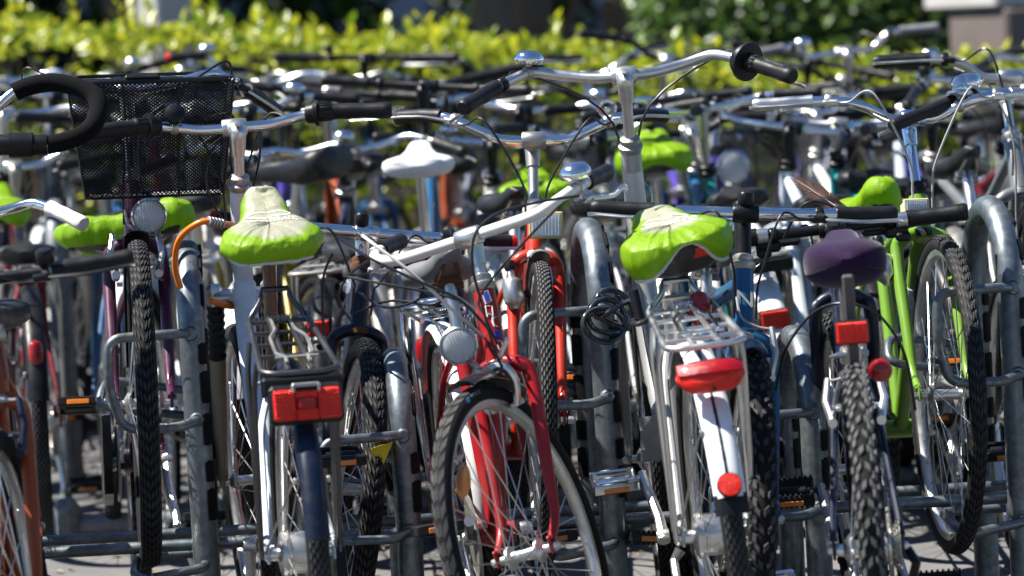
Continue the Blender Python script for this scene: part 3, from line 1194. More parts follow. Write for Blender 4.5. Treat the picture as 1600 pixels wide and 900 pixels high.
    for bl in g('bells', ()):
        side, d, kind = bl[:3]
        path = cl_ if side > 0 else cr_
        pp, t2 = along(path, d)
        up = _unit(V(*bl[3:6]) if len(bl) > 3 else V(-.1, 0, 1))
        b = MB()
        b.lathe([(.0135, -.007), (.015, -.005), (.015, .005), (.0135, .007)], pp, t2, 12)
        b.tube([pp + up * .012, pp + up * .022], .006, 8)
        bo = obj('bell', b, hb, mat=M['dull'])
        b = MB()
        if kind == 'chrome':
            b.lathe([(.022, 0), (.0285, .001), (.0315, .008), (.0315, .012), (.0285, .02), (.021, .0265), (.01, .0295), (.0, .03)], pp + up * .018, up, 28, cap=False)
            obj('bell_dome', b, bo, mat=M['chrome'])
        elif kind == 'thin':
            b.lathe([(.02, 0), (.026, .002), (.028, .006), (.0265, .011), (.018, .015), (.0, .0165)], pp + up * .02, up, 28, cap=False)
            obj('bell_dome', b, bo, mat=M['chrome'])
        elif kind == 'side':
            a2 = _unit(V(-1, 0, .35))
            b.lathe([(.015, 0), (.021, .001), (.0225, .006), (.0195, .013), (.01, .017), (0, .018)], pp + up * .026 + a2 * .004, a2, 24, cap=False)
            obj('bell_dome', b, bo, mat=M['black'] if len(bl) > 6 else M['chrome'])
        else:
            b.lathe([(.014, 0), (.0165, .003), (.0165, .022), (.013, .027), (0, .028)], pp + up * .016, up, 18, cap=False)
            obj('bell_dome', b, bo, mat=M['black'])
    # ---- drivetrain
    ca = math.radians(g('crank', 20))
    cl2 = .168
    b = MB()
    b.lathe([(.082, -.0015), (.082, .0015)], BB + V(0, -.05, 0), n=36)
    for i in range(36):
        a = i * 2 * math.pi / 36
        b.box(BB + V(.084 * math.cos(a), -.05, .084 * math.sin(a)), (.006, .0025, .006), 0, R3('Y', -math.degrees(a)))
    obj('chainring', b, root, mat=M['dull'])
    for side in (1, -1):
        a = ca if side > 0 else ca + math.pi
        d = V(math.cos(a), 0, math.sin(a))
        p0 = BB + V(0, side * .06, 0)
        p1 = p0 + d * cl2 + V(0, side * .014, 0)
        b = MB()
        b.tube([p0 - d * .012, p0 + d * .05, p1, p1 + d * .012], [.0135, .0105, .0095, .011], 8)
        b.lathe([(.015, -.012), (.016, 0), (.012, .012)], p0, (0, side, 0), 12)
        co = obj('crank', b, root, mat=g('crankmat', M['alu']))
        pc = p1 + V(0, side * .06, 0)
        tl = math.radians(g('pedtilt', 8))
        f3 = np.stack([V(math.cos(tl), 0, math.sin(tl)), V(0, 1, 0), V(-math.sin(tl), 0, math.cos(tl))], 1)
        b = MB()
        b.tube([p1, pc + V(0, side * .045, 0)], .0055, 8)
        b.lathe([(.0105, -.03), (.0115, 0), (.0105, .03)], pc, (0, 1, 0), 10)
        for sx in (-1, 1):
            b.box(pc + f3 @ V(sx * .038, 0, 0), (.011, .094, .022), .003, f3)
            if g('pedteeth'):
                for i in range(9):
                    for sz in (-1, 1):
                        b.box(pc + f3 @ V(sx * .038, -.042 + i * .0105, sz * .012), (.009, .005, .006), .001, f3)
        for sy in (-1, 1):
            b.box(pc + f3 @ V(0, sy * .043, 0), (.07, .008, .02), .003, f3)
        po = obj('pedal', b, co, mat=g('pedmat', M['black']))
        b = MB()
        for sx in (-1, 1):
            b.box(pc + f3 @ V(sx * .0445, 0, -.002), (.003, .05, .011), .001, f3)
        obj('pedal_reflector', b, po, mat=M['amber'])
    b = MB()
    y0 = -.05
    up_ = [BB + V(.084 * math.cos(a), y0, .084 * math.sin(a)) for a in np.linspace(math.pi / 2, -math.pi / 2, 14)]
    dn_ = [H0 + V(.033 * math.cos(a), y0 + .01, .033 * math.sin(a)) for a in np.linspace(-math.pi / 2, -3 * math.pi / 2, 10)]
    b.tube(up_ + dn_, .0045, 5, closed=True)
    obj('chain', b, root, mat=M['dull'])
    b = MB()
    for i, r in enumerate(g('cogs', (.036,))):
        yy = -.036 - i * .0042
        b.lathe([(r, -.001), (r, .001)], H0 + V(0, yy, 0), n=24)
        for j in range(18):
            a = j * 2 * math.pi / 18
            b.box(H0 + V((r + .002) * math.cos(a), yy, (r + .002) * math.sin(a)), (.005, .0018, .005), 0, R3('Y', -math.degrees(a)))
    obj('cassette', b, root, mat=M['dull'])
    if g('derail'):
        b = MB()
        pd = H0 + V(.0, -.072, -.03)
        b.tube([H0 + V(.004, -.07, -.006), pd + V(-.012, -.012, 0), pd + V(0, -.004, -.03)], .009, 8)
        b.box(pd + V(.006, .012, -.075), (.02, .004, .1), .001, R3('Y', -12))
        b.box(pd + V(.006, .026, -.075), (.02, .004, .1), .001, R3('Y', -12))
        for dz in (-.035, -.115):
            b.lathe([(.02, -.004), (.02, .004)], pd + V(.012, .019, dz), n=14)
        obj('derailleur', b, root, mat=M['black'])
    if g('chainguard') is not None:
        b = MB()
        p0, p1 = BB + V(.11, -.072, .02), H0 + V(-.04, -.072, .02)
        prof = [(.1, .1), (.06, .105), (-.1, .085), (-.3, .06), (-.45, .05), (-.47, -.03), (-.3, -.04), (-.05, -.09), (.07, -.075), (.105, -.02)]
        ring0 = [BB + V(x, -.064, z) for x, z in prof]
        ring1 = [BB + V(x, -.084, z) for x, z in prof]
        nn = len(prof)
        b.add(np.array(ring0 + ring1), [tuple(range(nn)), tuple(range(2 * nn - 1, nn - 1, -1))] + [(i, i + nn, (i + 1) % nn + nn, (i + 1) % nn) for i in range(nn)])
        obj('chain_guard', b, root, mat=g('chainguard'))
    # ---- brakes
    def vbrake(hub, uu, rw, Mx, back):
        for sy in (-1, 1):
            b = MB()
            base = hub + uu * (rw - .04) + V(back * .03, sy * .045, 0)
            b.lathe([(.009, -.018), (.009, .018)], base, (1, 0, 0), 10)
            top = base + uu * .1 + V(0, sy * .003, 0)
            b.tube([base, base + uu * .05 + V(back * .008, sy * .01, 0), top], [.009, .0075, .006], 8)
            b.box(base + uu * .032 + V(-back * .006, -sy * .014, 0), (.055, .012, .011), .003)
            b.lathe([(.006, -.012), (.006, .012)], base + uu * .032, (0, 1, 0), 8)
            obj('brake_arm', b, root, Mx, mat=g('brakemat', M['alu']))
        b = MB()
        t = hub + uu * (rw + .057) + V(back * .03, 0, 0)
        b.tube([t + V(0, -.048, 0), t + V(0, .03, 0)], .0016, 5)
        b.tube(catmull([t + V(0, .048, 0), t + V(0, .02, .004), t + V(0, -.012, .022), t + V(-.02, -.02, .06)], 4), .003, 6)
        obj('brake_cable', b, root, Mx, mat=M['cable_g'])
    if g('fbrake') == 'v':
        vbrake(H1, u, RF, MS, 1)
    if g('rbrake') == 'v':
        vbrake(H0, _unit(BB + sd * .4 - H0), R, Matrix.Identity(4), -1)
    if g('fbrake') == 'caliper':
        b = MB()
        c0 = q + u * (RF + .045) + V(.045, 0, 0)
        b.lathe([(.012, -.02), (.012, .02)], c0, (1, 0, 0), 12)
        for sy in (-1, 1):
            b.tube(catmull([c0 + V(.006 * sy, -sy * .006, 0), c0 + V(.006 * sy, sy * .03, .004), c0 + V(.006 * sy, sy * .046, -.03), c0 + V(0, sy * .03, -.075)], 4), [.008, .0095, .008, .007], 8)
            b.tube([c0 + V(.004, sy * .01, .0), c0 + V(.01, sy * .05 + .012, .05)], [.006, .005], 6)
            b.box(c0 + V(-.02, sy * .022, -.075), (.05, .012, .012), .003)
        obj('brake_caliper', b, root, MS, mat=M['alu'])
    # ---- rack
    if g('rack'):
        rk = g('rack')
        zr = 2 * R + rk.get('h', .055)
        x0, x1 = rk.get('x', (-.23, .17))
        wr, wf = rk.get('w', (.068, .05))
        rad = rk.get('r', .0055)
        b = MB()
        sl = rk.get('slope', 0.0)
        zz = lambda x: zr + sl * (x - x0)
        z1_ = zz(x1)
        pts = [V(x1, -wf, z1_), V(x0 + .02, -wr, zz(x0 + .02)), V(x0, -wr + .02, zr), V(x0, wr - .02, zr), V(x0 + .02, wr, zz(x0 + .02)), V(x1, wf, z1_)]
        if rk.get('hoop'):
            hz = rk['hoop']
            pts = [V(x1 + .0, -.025, z1_ + hz), V(x1 - .01, -.03, z1_ + hz * .6), V(x1 - .02, -wf, z1_)] + pts[1:-1] + [V(x1 - .02, wf, z1_), V(x1 - .01, .03, z1_ + hz * .6), V(x1, .025, z1_ + hz)]
            b.tube(fillet(pts, .02, 4), rad, 10, closed=True)
        else:
            b.tube(fillet(pts, .02, 4), rad, 10)
        L_ = x1 - x0
        for t in rk.get('cross', (.18, .42, .66, .9)):
            xx = x0 + L_ * t
            ww = wr + (wf - wr) * t
            b.tube([V(xx, -ww, zz(xx)), V(xx, ww, zz(xx))], rad * .72, 8)
        for y in rk.get('long', (-.022, .022)):
            b.tube([V(x0 + .004, y * 1.1, zr + rad * .5), V(x1 - .02, y * .9, zz(x1 - .02) + rad * .5)], rad * rk.get('lf', .85), 8)
        for sy in (-1, 1):
            for xa, xb in ((x0 + .1, -.01), (x0 + .24, .012)):
                b.tube(fillet([V(xa, sy * (wr - .001), zz(xa) - .002), V(xa * .8, sy * (wr + .006), zz(xa) - .05), H0 + V(xb, sy * .074, .012)], .03, 3), rad * .9, 8)
            b.tube(fillet([V(x1 - .03, sy * wf, zz(x1 - .03)), V(x1 + .03, sy * .035, z1_ + .002), stt + V(-.01, sy * .022, -.03)], .03, 3), rad * .8, 8)
            b.box(H0 + V(0, sy * .074, .01), (.026, .008, .03), .002)
        ro = obj('pannier_rack', b, root, mat=rk.get('mat', M['alu']))
        b = MB()
        zs = rad * 1.9
        zq = lambda x, e=0: zz(x) + zs + e
        for y in rk.get('clip', (-.034, .034)):
            b.tube(fillet([V(x1 - .05, y * .5, zq(x1 - .05)), V(x0 + L_ * .62, y * .55, zq(x0 + L_ * .62, .004)), V(x0 + L_ * .5, y, zq(x0 + L_ * .5, .003)), V(x0 + .09, y, zq(x0 + .09)), V(x0 + .07, y * .6, zq(x0 + .07, .002)), V(x0 + .03, y * .62, zq(x0 + .03))], .012, 3), .0036, 7)
        b.tube([V(x0 + .06, -.04, zq(x0 + .06, .002)), V(x0 + .06, .04, zq(x0 + .06, .002))], .0034, 7)
        for i in range(9):
            b.lathe([(.0075, -.001), (.0075, .001)], V(x1 - .05, -.02 + i * .005, zq(x1 - .05)), n=8)
        obj('spring_clip', b, ro, mat=rk.get('clipmat', M['dull']))
        if rk.get('plate'):
            b = MB()
            b.box(V(x0 + .024, 0, zr - .016), (.05, 2 * wr - .004, .02), .004)
            b.box(V(x0 - .002, 0, zr - .022), (.014, 2 * wr + .006, .034), .005)
            obj('rack_plate', b, ro, mat=M['black'])
    if g('tail'):
        tl = g('tail')
        kind, pos, sc = tl['kind'], V(*tl['pos']), tl.get('s', 1.0)
        Mt = Matrix.Translation(pos) @ Matrix.Rotation(math.radians(tl.get('tilt', 0)), 4, 'Y')
        if kind == 'box':
            b = MB()
            b.box(V(.012, 0, 0), (.034, .135 * sc, .073 * sc), .008)
            tb = obj('tail_light', b, root, Mt, mat=M['black'])
            b = MB()
            b.box(V(-.006, .0405 * sc, -.001), (.012, .041 * sc, .056 * sc), .004)
            b.box(V(-.006, -.0405 * sc, -.001), (.012, .041 * sc, .056 * sc), .004)
            b.box(V(-.006, 0, -.019 * sc), (.0115, .0405 * sc, .02 * sc), .002)
            b.box(V(-.006, 0, .017 * sc), (.0115, .0405 * sc, .014 * sc), .002)
            for sy in (-1, 1):
                for iy in range(6):
                    for iz in range(8):
                        c0 = V(-.0119, sy * .0405 * sc + (iy - 2.5) * .0062 * sc, (iz - 3.5) * .0062 * sc - .001)
                        e = .0029 * sc
                        b.add([c0 + V(0, -e, -e), c0 + V(0, e, -e), c0 + V(0, e, e), c0 + V(0, -e, e), c0 + V(-.0018, 0, 0)], [(0, 4, 1), (1, 4, 2), (2, 4, 3), (3, 4, 0)])
            obj('red_reflector', b, tb, mat=M['red_lens'])
            b = MB()
            b.box(V(-.0095, 0, .001), (.012, .036 * sc, .026 * sc), .006)
            obj('light_lens', b, tb, mat=M['red_lens_d'])
            b = MB()
            b.box(V(-.004, 0, .034 * sc), (.022, .05 * sc, .008), .002)
            for sy in (-1, 1):
                b.box(V(-.008, sy * .023 * sc, .028 * sc), (.016, .006, .016), .002)
            obj('light_bracket', b, tb, mat=M['dull'])
        elif kind == 'oval':
            b = MB()
            rows = []
            for i in range(13):
                t = -1 + 2 * i / 12
                e = max(1 - abs(t) ** 4, .02) ** .5
                row = []
                for j in range(14):
                    a = 2 * math.pi * j / 14
                    z = .031 * e * math.copysign(abs(math.sin(a)) ** .6, math.sin(a))
                    x = -.022 * e * math.copysign(abs(math.cos(a)) ** .6, math.cos(a))
                    if z > 0:
                        x += .5 * z
                    row.append((x + .012 * t * t, t * .063 * (1 - .12 * max(-z / .031, 0)), z))
                rows.append(row)
            b.grid(rows, close_u=True)
            b.add(rows[0], [tuple(range(14))])
            b.add(rows[-1], [tuple(range(13, -1, -1))])
            for vv in b.v:
                vv *= sc
            tb = obj('tail_light', b, root, Mt, mat=M['red_lens'])
            b = MB()
            rows2 = []
            for i in range(13):
                t = -1 + 2 * i / 12
                row = [(-.0215 * (1 - .3 * t ** 4) + .012 * t * t + dx, t * .0595, zz) for zz, dx in ((.004, -.003), (.012, .0), (.02, .006), (.026, .012), (.026, .02), (.004, .02))]
                rows2.append(row)
            b.grid(rows2, close_u=True)
            for vv in b.v:
                vv *= sc
            obj('light_lens', b, tb, mat=M['red_lens_d'])
            b = MB()
            b.box(V(.022, 0, .01) * sc, (.02, .09 * sc, .04 * sc), .006)
            b.lathe([(.004, 0), (.004, .004)], V(-.0195, 0, -.026) * sc, (-1, 0, 0), 8)
            obj('light_housing', b, tb, mat=M['black'])
        elif kind == 'square':
            b = MB()
            b.box(V(.008, 0, 0), (.014, .06 * sc, .042 * sc), .004)
            tb = obj('rear_reflector', b, root, Mt, mat=M['black'])
            b = MB()
            b.box(V(-.001, 0, 0), (.008, .054 * sc, .036 * sc), .003)
            for i in range(5):
                b.box(V(-.0052, (-.02 + i * .01) * sc, 0), (.001, .0012, .032 * sc))
            obj('red_reflector', b, tb, mat=M['red_lens'])
        elif kind == 'tall':
            b = MB()
            b.lathe([(.0, -.034), (.012, -.032), (.018, -.02), (.019, .0), (.018, .016), (.013, .028), (.0, .033)], V(0, 0, 0), (0, 0, 1), 16, cap=False)
            for vv in b.v:
                vv *= sc
            tb = obj('tail_light', b, root, Mt, mat=M['red_lens_d'])
    # ---- lamps
    if g('lamp'):
        lp = g('lamp')
        pos = V(*lp['pos']) if 'pos' in lp else q + u * (sb + .02) + V(.085, 0, .0)
        pos = pos + V(*lp.get('off', (0, 0, 0)))
        d = _unit(V(*lp.get('dir', (1, 0, -.05))))
        r = lp.get('r', .036)
        b = MB()
        if lp.get('kind') == 'square':
            f3 = frame_from(d, (0, 1, 0))
            sc = lp.get('s', 1.0)
            b.box(pos - d * .026, (.07 * sc, .05 * sc, .036), .01, f3)
            for sx, sy, ww, hh in ((1, 0, .006, .058), (-1, 0, .006, .058), (0, 1, .074, .006), (0, -1, .074, .006)):
                b.box(pos + f3[:, 0] * sx * .034 * sc + f3[:, 1] * sy * .026 * sc - d * .004, (ww * sc, hh * sc, .014), .002, f3)
            lo_ = obj('headlight', b, root, MS, mat=lp.get('mat', M['alu']))
            b = MB()
            b.box(pos - d * .0065, (.062 * sc, .046 * sc, .002), 0, f3)
            rf = obj('lamp_reflector', b, lo_, mat=M['mirror'])
            b = MB()
            b.box(pos + d * .001, (.066 * sc, .05 * sc, .006), .002, f3)
            for i in range(9):
                b.tube([pos + d * .004 + f3[:, 0] * (-.028 + i * .007) * sc - f3[:, 1] * .02 * sc, pos + d * .004 + f3[:, 0] * (-.028 + i * .007) * sc + f3[:, 1] * .02 * sc], .0016, 6)
            obj('lamp_glass', b, lo_, mat=M['mirror_lens'])
        else:
            b.lathe([(.0, -.07), (r * .35, -.068), (r * .62, -.058), (r * .85, -.035), (r * .97, -.012), (r * 1.04, -.006), (r * 1.06, .0), (r * .98, .004), (r * .95, .0), (r * .6, -.03), (.0, -.036)], pos, d, 28, cap=False)
            lo_ = obj('headlight', b, root, MS, mat=lp.get('mat', M['chrome']))
            b = MB()
            b.lathe([(r * .955, .0006), (r * .9, -.004), (r * .62, -.027), (r * .3, -.034), (.0, -.0345)], pos, d, 28, cap=False)
            b.lathe([(.0, -.034), (.0045, -.032), (.006, -.022), (.004, -.014), (0, -.012)], pos, d, 12, cap=False)
            obj('lamp_reflector', b, lo_, mat=M['bowl'])
            b = MB()
            b.lathe([(0, -.0005), (r * .97, -.001), (r * .8, .006), (r * .4, .0105), (0, .012)], pos, d, 28, cap=False)
            f3 = frame_from(d, (0, 1, 0))
            for i in range(11):
                xx = (-.8 + .16 * i) * r
                hh = math.sqrt(r * r * .9 - xx * xx)
                dz = .0115 * (1 - (abs(xx) / r) ** 2)
                b.tube([pos + f3[:, 0] * xx + f3[:, 1] * hh * t + d * (dz - .006 * t * t) for t in (-.9, -.5, 0, .5, .9)], r * .05, 6)
            obj('lamp_glass', b, lo_, mat=M['mirror_lens'])
        b = MB()
        st = q + u * (sb - .005) + V(.02, 0, 0)
        b.tube(catmull([st, (st + pos) / 2 + V(.01, 0, -.02), pos - d * .03 + V(0, 0, -.02)], 5), .006, 6, flat=((0, 0, 1), .5))
        obj('lamp_bracket', b, lo_, mat=M['dull'])
    if g('dynamo'):
        sy = g('dynamo')
        base = q + u * (RF - .02) + V(.0, sy * (fw + .03), 0) + V(*g('dynoff', (0, 0, 0)))
        ax = _unit(V(-.25, sy * .12, 1))
        b = MB()
        b.lathe([(.0, -.03), (.012, -.029), (.021, -.02), (.0225, -.012), (.0225, .022), (.0195, .03), (.009, .036), (.008, .05), (.006, .056)], base, ax, 22, cap=False)
        b.lathe([(.0, -.036), (.008, -.036), (.012, -.029)], base, ax, 12, cap=False)
        dy = obj('dynamo', b, root, MS, mat=M['alu'])
        b = MB()
        b.lathe([(.006, .052), (.0115, .054), (.0125, .06), (.0125, .07), (.0105, .074), (0, .075)], base, ax, 16, cap=False)
        b.box(base + V(-.01, -sy * .022, .0), (.02, .03, .014), .003)
        obj('dynamo_roller', b, dy, mat=M['black'])
    if g('spokereflect'):
        b = MB()
        for a in g('spokereflect'):
            c0 = V(math.cos(a), 0, math.sin(a)) * (RF - .085)
            Rm = R3('Y', -math.degrees(a)) 
            nrm = V(0, 1, 0)
            f3 = np.stack([Rm @ V(1, 0, 0), Rm @ V(0, 0, 1), nrm], 1)
            mb = MB()
            mb.lathe([(.0, .008), (.014, .0075), (.0165, .004), (.0165, -.004), (.014, -.0075), (.0, -.008)], (0, 0, 0), (0, 0, 1), 22, cap=False)
            vv = mb.v[0] * V(1.0, 2.2, 1)
            b.add(vv @ f3.T + c0 + nrm * .006, mb.f)
        obj('spoke_reflector', b, fwh, mat=M['amber'])
    if g('stand'):
        b = MB()
        p0 = BB + V(-.07, .035, -.02) if g('stand') == 'mid' else H0 + V(.03, .07, -.02)
        p1 = p0 + V(-.1, .1, -.27) if g('standup') is None else p0 + V(*g('standup'))
        b.tube([p0, p0 + V(0, .015, -.02), p1], [.012, .009, .0085], 8)
        ks = obj('kickstand', b, root, mat=M['alu'])
        b = MB()
        dd = _unit(p1 - p0)
        b.box(p1, (.042, .05, .024), .008, frame_from(dd))
        obj('stand_foot', b, ks, mat=M['black'])
    if g('basket'):
        bk = g('basket')
        basket(root, MS, V(*bk['pos']), bk)
    if g('cables'):
        for pts, r, mm in g('cables'):
            b = MB()
            b.tube(catmull([V(*p) for p in pts], 7), r, 7)
            obj('brake_cable', b, root, MS, mat=mm)
    return root, MS, k


def basket(root, MS, c, bk):
    MS = MS @ Matrix.Translation(c) @ Matrix.Rotation(math.radians(bk.get('tilt', 0)), 4, 'Y') @ Matrix.Translation(-Vector(c))
    """Expanded-metal basket centred on c (top rim), x forward."""
    tw, tl, bw, bl, h = bk.get('dim', (.345, .25, .285, .2, .245))
    T = [V(tl / 2, tw / 2, 0), V(tl / 2, -tw / 2, 0), V(-tl / 2, -tw / 2, 0), V(-tl / 2, tw / 2, 0)]
    B = [V(bl / 2, bw / 2, -h), V(bl / 2, -bw / 2, -h), V(-bl / 2, -bw / 2, -h), V(-bl / 2, bw / 2, -h)]
    T = [p + c for p in T]
    B = [p + c for p in B]
    b = MB()
    mid = (T[0] + T[3]) / 2
    b.tube(fillet([mid] + T + [mid], .03, 4)[:-1], .0055, 8, closed=True)
    bo = obj('basket', b, root, MS, mat=M['gloss_black'])
    m = MB()
    cell = bk.get('cell', .0095)

    def face(a, b_, c_, d_):
        # a-b top, d-c bottom: diamond mesh
        Wd, H = np.linalg.norm(b_ - a), np.linalg.norm(d_ - a)
        nx, nz = Wd / cell, H / (cell * .72)

        def pt(x, z):
            s, t = x / nx, z / nz
            return (a * (1 - s) + b_ * s) * (1 - t) + (d_ * (1 - s) + c_ * s) * t
        for sg in (1, -1):
            k0 = -int(nz) - 1
            for i in range(k0, int(nx) + int(nz) + 2):
                if sg > 0:
                    x0, z0, x1, z1 = i, 0, i + nz, nz
                else:
                    x0, z0, x1, z1 = i, 0, i - nz, nz
                t0, t1 = 0.0, 1.0
                dx = x1 - x0
                ta, tb = (0 - x0) / dx, (nx - x0) / dx
                t0, t1 = max(t0, min(ta, tb)), min(t1, max(ta, tb))
                if t1 - t0 < .01:
                    continue
                m.tube([pt(x0 + dx * t, z0 + (z1 - z0) * t) for t in np.linspace(t0, t1, 4)], .00108, 4, cap=False)
    for i in range(4):
        j = (i + 1) % 4
        face(T[i], T[j], B[j], B[i])
    cell *= 2.2
    face(B[0], B[1], B[2], B[3])
    tag(obj('wire_mesh', m, bo, mat=M['gloss_black'], sharp=None), kind='stuff')
    b = MB()
    mid = (B[0] + B[3]) / 2
    b.tube(fillet([mid] + B + [mid], .02, 3)[:-1], .003, 6, closed=True)
    for f in (.33, .67):
        b.tube([T[0] * (1 - f) + T[1] * f + V(.003, 0, 0), B[0] * (1 - f) + B[1] * f + V(.003, 0, 0)], .0028, 6)
    for i in range(4):
        b.tube([T[i], B[i]], .003, 6)
    obj('basket_wire', b, bo, mat=M['black'])
    b = MB()
    b.box((T[0] * .45 + T[1] * .55) + V(-.02, 0, .008), (.05, .075, .012), .005)
    b.tube(fillet([T[2] + V(0, .02, 0), T[2] + V(-.03, .02, .01), T[3] + V(-.03, -.02, .01), T[3] + V(0, -.02, 0)], .02), .004, 6)
    obj('carry_handle', b, bo, mat=M['black'])


M['mirror_lens'] = glass_mat('clear_lamp_glass')

# ------------------------------------------------------------------ ground
def ground_mat():
    m = mat('asphalt', (.125, .122, .124), .9, var=.3, vscale=3, bump=.5, bscale=160, dirt=.4, dcol=(.23, .22, .2))
    return m


_b = MB()
_b.box((0, 148, -.05), (600, 320, .1))
tag(obj('ground', _b, mat=ground_mat(), sharp=None), kind='structure')
# planting bed under the hedge
_b = MB()
_b.box((0, 24.5, .012), (60, 23.4, .03))
tag(obj('planting_bed', _b, mat=mat('dark_soil', (.045, .036, .028), .95, var=.4, vscale=8, bump=.8, bscale=30), sharp=None), kind='structure')
_b = MB()
kerb = obj('kerb', _b.box((0, 12.78, .05), (60, .1, .12), .008), mat=M['concrete'])
tag(kerb, kind='structure')
# leaf litter and grit lying on the paving between the racks
_b = MB()
_r = random.Random(3)
for _ in range(900):
    x, y = _r.uniform(-3, 3), _r.choice((_r.gauss(8.6, .25), _r.gauss(10, .8), _r.uniform(6, 12)))
    a, s = _r.uniform(0, 6.3), _r.uniform(.008, .022)
    c, d = math.cos(a) * s, math.sin(a) * s
    z = .004
    _b.add([(x - c, y - d, z), (x + d * .5, y - c * .5, z + .006), (x + c, y + d, z), (x - d * .5, y + c * .5, z + .004)], [(0, 1, 2, 3)])
tag(obj('leaf_litter', _b, mat=leaf_mat('dry_leaf', (.16, .1, .04), (.3, .22, .1), .1), sharp=None), kind='stuff')

# ------------------------------------------------------------------ background: hedge, trees, posts
LEAF = [(0, 0, 0), (.28, .26, .05), (.62, .24, .06), (1, 0, .0), (.62, -.24, .06), (.28, -.26, .05)]
LEAF_F = [(0, 1, 2, 3), (0, 3, 4, 5)]


def leaf_verts(p, d, up, s):
    f = frame_from(up, d)
    return np.array(LEAF) * V(s, s, s) @ f.T + p


def hedge():
    rr = random.Random(11)
    root = empty('hedge', Matrix.Translation((0, 13.6, 0)), 'long clipped hedge of bright yellow green leaves behind the rows of bicycles', 'hedge')

    def top(x):
        return float(np.interp(x, [-2.4, -1.8, -1.3, -.5, 0, .6, 1.2, 1.8, 2.4], [1.42, 1.38, 1.32, 1.25, 1.19, 1.11, 1.05, 1.0, .98])) + .06 * noise.noise(Vector((x * 2.2, 0, 5))) + .05 * noise.noise(Vector((x * 7, 0, 9)))
    big = []
    b = MB()
    for i in range(17000):
        x = rr.uniform(-3.3, 3.3)
        t = top(x)
        if rr.random() < .38:
            y, z = rr.uniform(-.45, .6), t - abs(rr.gauss(0, .05)) + .02
        else:
            y, z = -.45 + abs(rr.gauss(0, .1)), rr.uniform(.05, t)
        y += .12 * noise.noise(Vector((x * 2, z * 2, 3)))
        up = _unit(V(rr.gauss(0, .6), rr.gauss(-.5, .6), rr.gauss(.6, .5)))
        d = _unit(V(rr.gauss(0, 1), rr.gauss(-.3, .6), rr.gauss(.5, .6)))
        s = rr.uniform(.032, .072)
        if noise.noise(Vector((x * 4.5, y * 3, z * 4.5))) < -.16:
            continue
        if len(big) < 300 and y < -.2 and z > t - .16 and abs(x) < 2.2 and rr.random() < .5:
            big.append((V(x, y - .03, z + .01), d, up, s * 1.15))
            continue
        v = leaf_verts(V(x, y, z), d, up, s)
        b.add(v, LEAF_F)
    # upright new shoots on the top
    for i in range(110):
        x = rr.uniform(-2.6, 2.2)
        y, z = rr.uniform(-.4, .4), top(x)
        hgt = rr.uniform(.04, .13) * (1.5 if x < -1 else 1)
        for j in range(6):
            a = rr.uniform(0, 6.3)
            b.add(leaf_verts(V(x, y, z + hgt * j / 6), _unit(V(math.cos(a), math.sin(a), .9)), _unit(V(-math.cos(a), -math.sin(a), .8)), rr.uniform(.04, .07)), LEAF_F)
    tag(obj('leaf_mass', b, root, mat=M['leaf'], sharp=None), kind='stuff')
    mb = MB()
    mb.add(np.array(LEAF), LEAF_F)
    lm = mb.mesh('leaf', M['leaf'], None)
    for p, d, up, s in big:
        f = frame_from(up, d)
        obj('leaf', lm, root, Matrix.Translation(p) @ Matrix([list(f[0]), list(f[1]), list(f[2])]).to_4x4() @ Matrix.Scale(s, 4))
    b = MB()
    for i in range(160):
        x = rr.uniform(-3.2, 3.2)
        y = rr.uniform(-.15, .35)
        p0 = V(x, y, 0)
        b.tube([p0, p0 + V(rr.gauss(0, .06), rr.gauss(0, .05), .5), p0 + V(rr.gauss(0, .12), rr.gauss(0, .1), top(x) - .03)], [.012, .008, .003], 5)
    obj('stems', b, root, mat=M['bark'])


hedge()


def tree(X, Y, r0, lean, crown_c, crown_r, n, seed, label, lm='leaf_m', branch=None):
    rr = random.Random(seed)
    root = empty('tree', Matrix.Translation((X, Y, 0)), label, 'tree', 'trees behind the hedge')
    b = MB()
    top = V(lean[0], lean[1], crown_c[2])
    b.tube(catmull([V(0, 0, -.05), V(lean[0] * .1, lean[1] * .1, .5), V(lean[0] * .45, lean[1] * .5, 1.6), top * .75 + V(0, 0, .3), top], 5), [r0 * 1.35, r0, r0 * .85, r0 * .7, r0 * .35], 12)
    for i in range(7):
        a = rr.uniform(0, 6.3)
        st = top * rr.uniform(.5, .95)
        en = V(*crown_c) + V(math.cos(a), math.sin(a), rr.uniform(-.2, .5)) * V(*crown_r) * .75
        b.tube(catmull([st, (st + en) / 2 + V(0, 0, .25), en], 5), [r0 * .35, r0 * .22, r0 * .06], 7)
    if branch:
        b.tube(catmull([V(*p) for p in branch], 5), [r0 * .3, r0 * .24, r0 * .16], 8)
    obj('trunk', b, root, mat=M['bark'])
    b = MB()
    cl = []
    for i in range(60):
        q = _unit(V(rr.gauss(0, 1), rr.gauss(0, 1), rr.gauss(0, 1))) * rr.uniform(.5, 1.0)
        cl.append(V(*crown_c) + q * V(*crown_r))
    for i in range(n):
        c = rr.choice(cl)
        p = c + V(rr.gauss(0, .42), rr.gauss(0, .42), rr.gauss(0, .3))
        b.add(leaf_verts(p, _unit(V(rr.gauss(0, 1), rr.gauss(0, 1), rr.gauss(-.3, .6))), _unit(V(rr.gauss(0, .5), rr.gauss(0, .5), 1)), rr.uniform(.14, .3)), LEAF_F)
    tag(obj('crown', b, root, mat=M[lm], sharp=None), kind='stuff')


